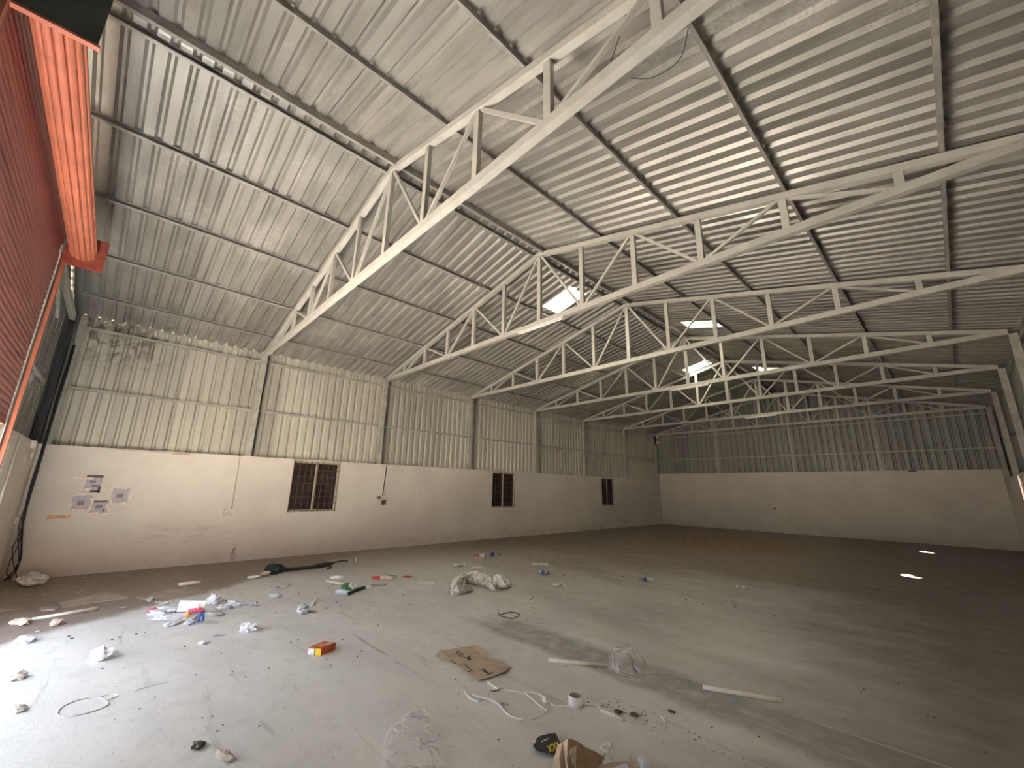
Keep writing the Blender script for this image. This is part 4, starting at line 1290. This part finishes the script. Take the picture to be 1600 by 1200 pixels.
bt = empty('wire_scrap', (*(6.652, -2.719), 0), 'thin pale wire scrap right of the cable loop', 'wire')
wire([(6.768, -2.731, 0.000), (6.742, -2.671, 0.000), (6.737, -2.584, 0.000), (6.743, -2.499, 0.000)], 0.005, parent=bt, mat=M_WIRE)

# broom by the left wall
br = empty('broom', (*(1.640, 0.197), 0), 'dark green broom head with a long black tail along the left wall', 'broom')
hb = MB()
hb.tube(smoothpath([Vector((1.970, -0.518, 0.070)), Vector((2.113, -0.426, 0.080)), Vector((1.955, -0.235, 0.050))], 5), [0.10, 0.12, 0.12, 0.12, 0.12, 0.11, 0.10, 0.09, 0.07, 0.06, 0.04], 10)
for i, v in enumerate(hb.v): hb.v[i] = Vector((v.x + rng.uniform(-.015, .015), v.y + rng.uniform(-.015, .015), max(0.004, v.z + rng.uniform(-.015, .015))))
hb.build('head', M_DKGREEN, br)
MB().tube(smoothpath([Vector((1.963, -0.248, 0.040)), Vector((1.998, 0.082, 0.035)), Vector((1.995, 0.479, 0.045)), Vector((1.689, 0.904, 0.030))], 5), [0.02] + [0.035] * 8 + [0.05, 0.055, 0.06, 0.055, 0.045, 0.03, 0.02], 8).build('tail', M_BLACK, br, True)
MB().tube(smoothpath([Vector((1.890, 0.588, 0.020)), Vector((2.124, 0.684, 0.015)), Vector((2.271, 0.534, 0.012))], 4), 0.015, 6).build('tail_end', M_BLACK, br, True)
MB().tube(smoothpath([Vector((1.612, 0.905, 0.020)), Vector((1.437, 1.201, 0.012)), Vector((1.595, 1.260, 0.012))], 4), 0.014, 6).build('tail_end', M_BLACK, br, True)

# paper heap around the white box
hx, hy = (4.211, -2.041)
wb_ = empty('white_box', (*(3.940, -2.010), 0), 'white folded box lid leaning in the middle of the paper heap', 'box')
plate('lid', [(4.386, -2.239, 0.060), (4.537, -1.961, 0.060), (4.629, -1.966, 0.190), (4.394, -2.228, 0.190)], M_PAPER, wb_, 0.012)
plate('fold_strip', [(4.456, -2.207, 0.155), (4.464, -2.198, 0.155), (4.480, -2.193, 0.200), (4.469, -2.203, 0.200)], M_CHIP, wb_, 0.004)
plate('fold_strip', [(4.550, -2.037, 0.075), (4.558, -2.027, 0.075), (4.621, -2.042, 0.200), (4.614, -2.051, 0.200)], M_CHIP, wb_, 0.004)
plate('base_flap', [(4.325, -2.228, 0.030), (4.514, -1.953, 0.030), (4.537, -1.961, 0.060), (4.386, -2.239, 0.060)], M_BLUEPAPER, wb_, 0.006)
HG = 'crumpled papers in the heap'
heap = [((246,960), .17, .10, .09, 'bluish crumpled paper at the left end of the paper heap'),
        ((262,955), .20, .12, .11, 'bluish crumpled paper left of the white box lid'),
        ((258,966), .16, .10, .06, 'flat crumpled paper at the front left of the heap'),
        ((280,963), .20, .11, .09, 'bluish crumpled paper in front of the white box lid'),
        ((300,964), .16, .10, .07, 'crumpled paper beside the blue packet in the heap'),
        ((270,972), .17, .08, .05, 'flat bluish paper at the front middle of the heap'),
        ((296,970), .15, .08, .05, 'flat bluish paper under the blue packet'),
        ((333,941), .12, .09, .10, 'bluish crumpled paper just right of the white box lid'),
        ((352,947), .14, .09, .08, 'small crumpled paper between heap and long paper'),
        ((331,960), .16, .07, .05, 'thin grey film trailing right from the heap')]
for i, ((uv), sx, sy, sz, lb) in enumerate(heap):
    pass
def heap_piece(xy, sx, sy, sz, lb, i):
    crumple('crumpled_paper', xy, (sx * .86, sy * .86, sz), [M_BLUEPAPER, M_PAPER] if i != 9 else M_SILVER, lb, 'paper', 20 + i, HG, rot=0.5 + i * 0.4, sub=3)
heap_piece((4.135, -2.420), .15, .09, .06, heap[0][4], 0)
heap_piece((4.062, -2.319), .18, .10, .07, heap[1][4], 1)
heap_piece((4.405, -2.365), .16, .10, .06, heap[2][4], 2)
heap_piece((4.485, -2.224), .18, .09, .045, heap[3][4], 3)
heap_piece((4.629, -2.096), .15, .08, .045, heap[4][4], 4)
heap_piece((4.744, -2.294), .16, .07, .04, heap[5][4], 5)
heap_piece((4.839, -2.140), .14, .06, .035, heap[6][4], 6)
heap_piece((3.927, -1.751), .13, .10, .13, heap[7][4], 7)
heap_piece((4.378, -1.688), .10, .07, .06, heap[8][4], 8)
heap_piece((4.630, -1.870), .17, .07, .05, heap[9][4], 9)
crumple('pink_wrapper', (4.520, -2.048), (.12, .045, .055), M_PINK, 'pink foil wrapper in front of the white box lid', 'wrapper', 41, z=0.05, rot=0.7)
crumple('orange_wrapper', (4.686, -2.156), (.05, .04, .06), M_TAN, 'orange foil ball in the front of the paper heap', 'wrapper', 42, z=0.05)
crumple('maroon_wrapper', (3.960, -2.443), (.10, .05, .06), M_PINK, 'dark red wrapper at the left end of the paper heap', 'wrapper', 43, rot=0.6)
crumple('green_wrapper', (4.255, -2.182), (.06, .04, .03), M_DKGREEN, 'dark green scrap against the white box lid', 'wrapper', 44, z=0.06)
bp = empty('blue_packet', (*(4.746, -1.999), 0), 'blue and white packet at the front right of the heap', 'packet')
plate('body', [(4.878, -2.066, 0.010), (4.872, -1.990, 0.010), (5.078, -2.029, 0.120), (5.066, -2.087, 0.120)], M_BLUE, bp, 0.03)
plate('label_band', [(4.928, -2.045, 0.028), (4.925, -2.027, 0.028), (5.091, -2.053, 0.112), (5.088, -2.069, 0.112)], M_BLUEPAPER, bp, 0.002)
leaf_sheet('loose_paper', (3.468, -2.311), .19, .10, 0.6, M_PAPER, 'flat torn paper behind the left end of the heap', 'paper', 3, warp=.03)
leaf_sheet('loose_paper', (4.231, -1.436), .42, .12, 0.75, M_BLUEPAPER, 'long bluish paper stretched right of the paper heap', 'paper', 4, warp=.05)
leaf_sheet('loose_paper', (4.421, -1.317), .20, .10, 0.2, M_PAPER, 'white paper at the right tip of the long bluish paper', 'paper', 5, warp=.04)
crumple('crumpled_paper', (4.268, -1.558), (.11, .07, .07), [M_BLUEPAPER, M_PAPER], 'crumpled bluish paper at the left of the long paper', 'paper', 31, rot=.7, sub=3)
crumple('plaster_lump', (3.219, -2.445), (.07, .05, .07), M_CHIP, 'pale plaster lump behind the left of the heap', 'rubble', 32)
leaf_sheet('loose_paper', (5.598, -1.948), .12, .07, 0.9, M_BLUEPAPER, 'small bluish paper slip in front of the heap', 'paper', 6, warp=.015)
crumple('crumpled_paper', (5.805, -2.125), (.06, .04, .03), [M_BLUEPAPER, M_PAPER], 'tiny crumpled paper in front of the bluish slip', 'paper', 33, rot=.4)
crumple('paper_ball', (5.649, -1.639), (.10, .085, .10), [M_BLUEPAPER, M_PAPER], 'crumpled paper ball in front of the long bluish paper', 'paper ball', 34, rot=.4, sub=3, amp=.7)
crumple('paper_ball', (5.304, -0.916), (.075, .075, .125), [M_BLUEPAPER, M_SILVER], 'greyish round paper ball in the middle of the floor', 'paper ball', 35, sub=3, amp=.3)
crumple('folded_paper', (5.665, -2.953), (.10, .075, .12), M_PAPER, 'white folded paper scrap standing on the bright left floor', 'paper', 36, sub=2, amp=.75)
leaf_sheet('loose_paper', (5.438, -2.931), .20, .13, 0.5, M_PAPER, 'white paper leaf lying just behind the folded scrap', 'paper', 7, warp=.015, z=.001)
crumple('lilac_wrapper', (4.488, -3.583), (.11, .07, .06), M_BLUEPAPER, 'lilac wrapper at the left picture edge', 'wrapper', 37, rot=.3, sub=2)
crumple('pink_tissue', (3.595, -3.706), (.13, .07, .07), M_TAPE, 'pinkish tissue at the near end of the long pale pipe', 'tissue', 38, rot=.5)
crumple('plaster_lump', (3.901, -3.380), (.075, .06, .07), M_TAPE, 'pinkish plaster lump in front of the long pale pipe', 'rubble', 39)
crumple('plaster_lump', (5.785, -3.505), (.075, .055, .055), M_CHIP, 'grey plaster lump on the bright floor at the left edge', 'rubble', 45)
crumple('plaster_lump', (6.604, -3.417), (.075, .04, .035), M_CHIP, 'flat grey plaster lump below another at the left edge', 'rubble', 46, rot=.3)
crumple('dark_scrap', (8.084, -2.456), (.05, .04, .035), M_CHIPDARK, 'dark torn scrap on the bright floor at lower left', 'scrap', 47)
crumple('grey_scrap', (8.341, -2.344), (.075, .035, .04), M_CHIP, 'grey torn scrap near the bottom edge at lower left', 'scrap', 48, rot=.4)
sk2 = crumple('white_bundle', (0.651, -3.871), (.24, .15, .20), M_SACK, 'pale bundle on the floor in the front left corner', 'bundle', 49, rot=.5, sub=3, amp=.4)
# flat boards on the dirt
def board(pts, t, mat, label, cat='board', nm='flat_board'):
    return tag(MB().slab(pts, t).build(nm, mat), label, cat)
board([(2.563, -3.435, 0.020), (2.138, -2.901, 0.020), (2.791, -2.684, 0.020), (2.840, -3.040, 0.020), (2.931, -3.364, 0.020)], 0.018, M_DUSTY, 'long dusty board lying near the left wall')
board([(2.771, -3.609, 0.020), (2.686, -3.504, 0.020), (2.932, -3.414, 0.020), (3.031, -3.445, 0.020), (2.968, -3.570, 0.020)], 0.018, M_DUSTY, 'short dusty board at the near end of the long dusty board')
board([(2.814, -2.580, 0.018), (2.376, -1.924, 0.018), (3.149, -1.701, 0.018), (3.299, -2.408, 0.018)], 0.016, M_DUSTY, 'dusty brown board behind the paper heap')
board([(2.523, -3.999, 0.018), (2.487, -3.839, 0.018), (2.641, -3.806, 0.018), (2.788, -3.967, 0.018)], 0.016, M_DUSTY, 'dusty board strip at the left picture edge')
# middle litter
leaf_sheet('loose_paper', (3.480, -0.718), .22, .13, 0.6, M_PAPER, 'white paper leaf between broom and paper ball', 'paper', 8, warp=.03)
crumple('crumpled_paper', (4.078, -0.962), (.09, .06, .05), [M_BLUEPAPER, M_PAPER], 'small crumpled paper above the long bluish paper', 'paper', 50, rot=.7)
leaf_sheet('card_strip', (1.785, -0.105), .30, .10, 0.75, M_TAPE, 'pale card strip lying against the broom', 'card', 9, warp=.02)
crumple('card_lump', (2.145, -0.631), (.10, .08, .08), M_CARDPALE, 'pale folded card left of the broom head', 'card', 51, rot=.6)
crumple('white_cup_scrap', (3.363, 0.331), (.15, .08, .07), M_PAPER, 'white scrap behind the white stick', 'paper', 52, rot=.7)
gw = empty('green_wrapper', (*(4.431, 0.092), 0), 'green and white wrapper with a black strap on the floor', 'wrapper')
def cpart(nm, xy, size, mat, seed, parent, rot=0, z=0):
    o = bpy.data.objects.new(nm, crumple_mesh(*size, seed, mat))
    COL.objects.link(o)
    o.parent = parent
    o.location = Vector((xy[0], xy[1], z)) - WORLD[parent]
    o.rotation_euler = (0, 0, rot)
cpart('green_body', (4.282, 0.130), (.11, .09, .10), M_GREEN, 1, gw, .5)
cpart('white_panel', (4.544, -0.053), (.13, .06, .065), M_BLUEPAPER, 2, gw, .6)
cpart('pale_end', (4.344, 0.207), (.10, .07, .12), M_SACK, 4, gw, .6)
MB().tube(smoothpath([Vector((4.700, -0.000, 0.020)), Vector((4.559, 0.179, 0.030)), Vector((4.378, 0.472, 0.012))], 4), [0.03] * 8 + [0.008], 6).build('strap', M_BLACK, gw, True)
rw = empty('red_white_wrapper', (*(3.875, 0.981), 0), 'red and white torn wrapper left of the sack', 'wrapper')
cpart('red_part', (3.829, 0.923), (.10, .05, .06), M_RED, 5, rw, .6)
cpart('white_part', (3.928, 1.048), (.18, .09, .06), M_TAPE, 6, rw, .6)
leaf_sheet('loose_paper', (4.283, 0.690), .34, .16, 0.7, M_SACK, 'greyish torn sheet in front of the red wrapper', 'paper', 10, warp=.04)
leaf_sheet('loose_paper', (3.720, 1.281), .26, .12, 0.7, M_SACK, 'greyish torn sheet behind the red wrapper', 'paper', 11, warp=.04)
crumple('white_lump', (4.471, 0.442), (.06, .05, .06), M_PAPER, 'white lump at the end of the black strap', 'rubble', 53)
crumple('red_scrap', (4.027, 1.469), (.09, .05, .03), M_RED, 'dark red scrap between red wrapper and sack', 'scrap', 54, rot=.6)
crumple('white_lump', (3.642, 1.720), (.035, .035, .04), M_PAPER, 'tiny white lump behind the dark red scrap', 'rubble', 55)
leaf_sheet('loose_paper', (4.711, 1.487), .30, .16, 0.75, M_PAPER, 'flat white paper left of the sack', 'paper', 12, warp=.012)
leaf_sheet('loose_paper', (3.690, 3.009), .28, .14, 0.75, M_SACK, 'left one of three pale papers behind the sack', 'paper', 13, warp=.05)
leaf_sheet('loose_paper', (3.684, 3.275), .30, .15, 0.65, M_SACK, 'middle one of three pale papers behind the sack', 'paper', 14, warp=.03)
leaf_sheet('loose_paper', (4.155, 3.223), .34, .14, 0.78, M_PAPER, 'right one of three pale papers behind the sack', 'paper', 15, warp=.025)
leaf_sheet('loose_paper', (4.674, 4.719), .38, .20, 0.72, M_PAPER, 'white paper lying alone on the floor behind the sack', 'paper', 16, warp=.02)
leaf_sheet('loose_paper', (6.477, 3.273), .24, .13, 0.75, M_PAPER, 'white folded paper to the right of the sack', 'paper', 17, warp=.05)
bb = empty('brown_box', (*(3.344, 4.029), 0), 'small open brown box with litter on the far floor', 'box')
bx0 = Vector((3.283, 3.787, 0.000)); ux = Vector((3.582, 3.872, 0.000)) - bx0; wx = Vector((3.241, 4.223, 0.000)) - Vector((3.582, 3.872, 0.000))
def wallp(p, u, h, t, nm):
    n2 = Vector((-u.y, u.x, 0)).normalized() * t
    quadbox(p, u, n2, 0.001, h, nm, M_CARD, bb)
wallp(bx0, ux, .10, .01, 'side'); wallp(bx0 + ux, wx, .15, .01, 'side'); wallp(bx0 + wx, ux, .10, .01, 'side'); wallp(bx0, wx, .10, .01, 'side')
cpart('litter', (3.324, 4.003), (.10, .07, .12), M_SACK, 7, bb, .4, .03)
cpart('litter', (3.256, 3.912), (.09, .06, .11), M_PINK, 8, bb, .4, .02)
def bottle(xy, ang, L, R, label, capmat):
    b = empty('plastic_bottle', (xy[0], xy[1], 0), label, 'bottle')
    d = Vector((math.cos(ang), math.sin(ang), 0))
    c = Vector((xy[0], xy[1], R))
    prof = [(-.5, .6), (-.47, .95), (-.2, 1), (-.18, .93), (.0, .93), (.05, 1), (.22, .95), (.38, .45), (.45, .4)]
    MB().tube([c + d * (L * t) for t, _ in prof], [R * r for _, r in prof], 12).build('body', M_FILM, b, True)
    MB().tube([c + d * (-.17 * L), c + d * (.04 * L)], R * .96, 12).build('label_band', M_BLUE, b, True)
    MB().tube([c + d * (.45 * L), c + d * (.52 * L)], R * .45, 10).build('cap', capmat, b, True)
bottle((3.114, 4.576), .7, .36, .06, 'clear bottle with blue label right of the brown box', M_BLUE)
bottle((7.326, 4.970), .75, .26, .045, 'clear bottle with blue label on the middle floor', M_PAPER)
bottle((5.571, 3.864), .3, .22, .05, 'dark clear bottle right of the sack among dark crumbs', M_BLACK)
gb = dome([(9.074, 4.352, 0.000), (9.027, 4.539, 0.000), (9.054, 4.634, 0.000), (9.126, 4.597, 0.000), (9.211, 4.402, 0.000), (9.239, 4.208, 0.000), (9.187, 4.144, 0.000)], 0.09, 9, 0.02, 6)
tag(gb.build('clear_cup', M_FILM, None, False), 'crushed clear cup alone on the dim right floor', 'cup')
leaf_sheet('loose_paper', (8.805, 6.017), .26, .13, 0.7, M_PAPER, 'small white paper alone on the far right floor', 'paper', 18, warp=.03)
leaf_sheet('loose_paper', (8.499, 4.212), .16, .09, 0.7, M_SACK, 'small pale paper between bottle and crushed cup', 'paper', 19, warp=.02)

# small rubble lumps one by one, labelled by the thing they lie nearest to
LANDMARKS = [('the orange red carton', (6.898, -1.195)), ('the flattened brown carton', (8.194, -0.135)), ('the black card flap', (9.655, -0.629)),
             ('the woven sack', (5.490, 2.120)), ('the paper heap', (4.156, -2.108)), ('the white cable', (9.072, -0.265)), ('the crinkled clear bag', (9.296, 1.022)),
             ('the large clear bag', (9.005, -1.328)), ('the rightmost pipe', (10.337, 1.218)), ('the cable loop', (6.852, -3.045)), ('the folded white scrap', (5.665, -2.953)),
             ('the long pale pipe', (3.414, -3.334)), ('the broom', (1.640, 0.197)), ('the green wrapper', (4.431, 0.092)), ('the red white wrapper', (3.875, 0.981)),
             ('the dark wire loop', (7.247, 1.282)), ('the grey paper ball', (5.304, -0.916)), ('the long bluish paper', (4.231, -1.436)), ('the crushed cup', (9.129, 4.419)),
             ('the dark clear bottle', (5.571, 3.864)), ('the blue label bottle', (7.326, 4.970)), ('the floor seam', (10.362, 0.326)), ('the far right wall', (11.672, 4.984)),
             ('the bottom right edge', (11.505, 1.617)), ('the sharp grey scrap', (8.341, -2.344)), ('the left picture edge', (4.322, -3.685)), ('the tape roll', (9.439, -0.030)), ('the brown box', (3.344, 4.029))]
def rubble(points, mat, label, group, seed0, s):
    protos = [crumple_mesh(1, .75, .8, seed0 + k, mat, 1, .6) for k in range(4)]
    rr = random.Random(seed0)
    for i, (x, y) in enumerate(points):
        mark = min(LANDMARKS, key=lambda m: (m[1][0] - x) ** 2 + (m[1][1] - y) ** 2)[0]
        o = bpy.data.objects.new('rubble_lump' if mat is not M_CHIPDARK else 'debris_chip', protos[i % 4])
        COL.objects.link(o)
        o.location = (x, y, 0)
        q = s * rr.uniform(.7, 1.3) * math.hypot(x - CAM_LOC[0], y - CAM_LOC[1]) / 6.5
        o.scale = (q, q, q * .8)
        o.rotation_euler = (0, 0, rr.uniform(0, 6))
        tag(o, label + ' lying nearest to ' + mark, 'rubble', group + ' near ' + mark)
rubble([(3.805, 0.090), (4.004, -0.064), (5.006, -0.317), (5.255, -0.356), (5.261, -0.565), (5.767, -0.159), (4.128, 0.752), (4.518, 1.244), (4.553, 2.452), (4.956, 2.967), (4.107, -0.594), (3.375, -0.533),
        (3.249, -2.635), (3.429, -2.737), (3.517, -2.525), (4.307, -3.639), (4.427, -3.656), (4.104, -3.509), (0.402, -3.246), (1.733, -3.661), (1.955, -3.256), (1.824, -3.217), (1.629, -2.052), (2.285, -1.737), (7.175, -2.722), (7.685, -2.315), (6.470, -0.354), (5.712, 4.622), (6.775, 5.995), (9.976, 2.590), (9.696, 1.797)],
       M_CHIP, 'small pale plaster crumb', 'pale crumbs', 70, .020)
rubble([(6.436, -1.792), (6.392, -1.372), (6.357, -1.286), (7.148, -1.251), (7.322, -1.271), (6.342, -0.664), (7.166, -0.881), (7.272, -0.977), (6.685, -0.899), (5.965, -0.069), (6.931, -2.060), (7.066, -1.966), (7.006, -1.753), (6.862, -2.032), (8.559, -0.713), (8.208, -0.451), (8.398, -0.512), (8.647, -0.666), (9.385, -0.852), (8.584, -0.555),
        (8.887, 0.522), (9.609, 0.116), (9.730, 0.130), (9.764, 0.123), (9.811, 0.162), (9.860, 0.187), (9.884, 0.186), (10.041, 0.468), (10.344, 0.280), (10.339, 0.226), (10.488, 0.177), (10.078, 0.092), (9.854, 1.063), (9.891, 1.147), (10.940, 0.621), (10.645, 0.620), (10.356, 0.485), (11.056, 2.228), (11.048, 2.143), (11.030, 1.444),
        (11.264, 2.646), (11.242, 2.641), (11.490, 2.026), (11.524, 2.020), (11.796, 1.639), (9.467, 7.200), (10.604, 7.925), (9.666, 3.291), (10.031, 2.413), (9.782, 4.285), (8.804, 4.143), (8.693, 4.792), (8.132, 4.242), (6.759, 5.058), (5.322, 3.768), (5.647, 3.962), (5.752, 3.987), (5.915, 4.086), (6.191, 4.124), (6.344, 4.117), (6.753, 2.266), (6.189, 1.705), (6.819, 2.151), (7.528, 2.956), (4.846, 10.783), (2.795, 3.138), (3.702, 5.369), (5.981, -2.941), (5.435, -3.042), (4.565, -3.237), (4.674, -3.206), (5.014, -2.870), (4.959, -2.805), (5.769, -2.288), (6.261, -2.023), (6.719, -2.304), (7.949, -2.319), (7.875, -2.275), (7.659, -2.372), (8.072, -2.078), (7.020, -2.614), (4.940, -2.659), (4.944, -2.584), (5.259, 0.694), (5.845, 0.475), (5.988, 0.425)],
       M_CHIPDARK, 'small dark chip of debris', 'dark chips', 90, .014)

crumple('dark_clod', (9.755, 0.128), (.035, .025, .022), M_CHIPDARK, 'dark clod just past the end of the white cable', 'rubble', 61)
crumple('dark_clod', (9.869, 0.183), (.032, .022, .025), M_CHIPDARK, 'dark clod on the floor seam right of the white cable', 'rubble', 62)
crumple('dark_clod', (10.041, 0.468), (.03, .018, .015), M_CHIPDARK, 'flat dark sliver behind the tiny white stick', 'rubble', 63)
# loose wires hanging from the nearest truss
def hang(pts, label):
    tag(MB().tube(smoothpath(pts, 5), 0.004, 5).build('hanging_wire', M_CABLE, None, True), label, 'wire')
def tp(xz, dy): return (xz[0], TRUSS_Y[0] + dy, xz[1])
hang([tp((10.714, 5.652), 0.06), tp((10.630, 5.588), 0.11), tp((10.530, 5.515), 0.16), tp((10.449, 5.467), 0.21)], 'thin dark wire hanging inside the nearest roof truss')
hang([tp((11.030, 5.702), 0.56), tp((10.917, 5.576), 0.66), tp((10.747, 5.649), 0.76), tp((10.554, 5.710), 0.76), tp((10.353, 5.888), 0.76)], 'thin dark wire drooping beyond the bottom chord of the nearest roof truss')

# grit too fine to count
gm = MB()
rg = random.Random(21)
def grit(n, sampler, s):
    for _ in range(n):
        x, y = sampler()
        if not (0.05 < x < W - 0.05 and Y0 + 0.05 < y < Y1 - 0.1): continue
        a = rg.uniform(0, 6); q = s * rg.uniform(.5, 1.6)
        c = [(x + q * math.cos(a + k * 2.1), y + q * math.sin(a + k * 2.1) * .8, 0.001) for k in range(3)]
        gm.add(c + [(x, y, q * 0.55)], [(0, 1, 3), (1, 2, 3), (2, 0, 3)])
grit(900, lambda: (rg.uniform(3, 11), rg.gauss(0.3, 2.2)), .006)
grit(120, lambda: (rg.uniform(9.6, 12.5), rg.gauss(0.26, 0.05)), .007)
grit(70, lambda: (rg.gauss(9.75, .16), rg.gauss(0.14, 0.05)), .009)
grit(500, lambda: (abs(rg.gauss(0.2, .5)), rg.uniform(-4, 6)), .010)
grit(300, lambda: (rg.gauss(3.2, .8), rg.gauss(-1.6, .6)), .009)
grit(300, lambda: (rg.gauss(6.4, 1.2), rg.gauss(3.5, 1.2)), .010)
tag(gm.build('floor_grit', M_SOIL), 'fine brown grit scattered over the concrete floor', 'grit', None, 'stuff')
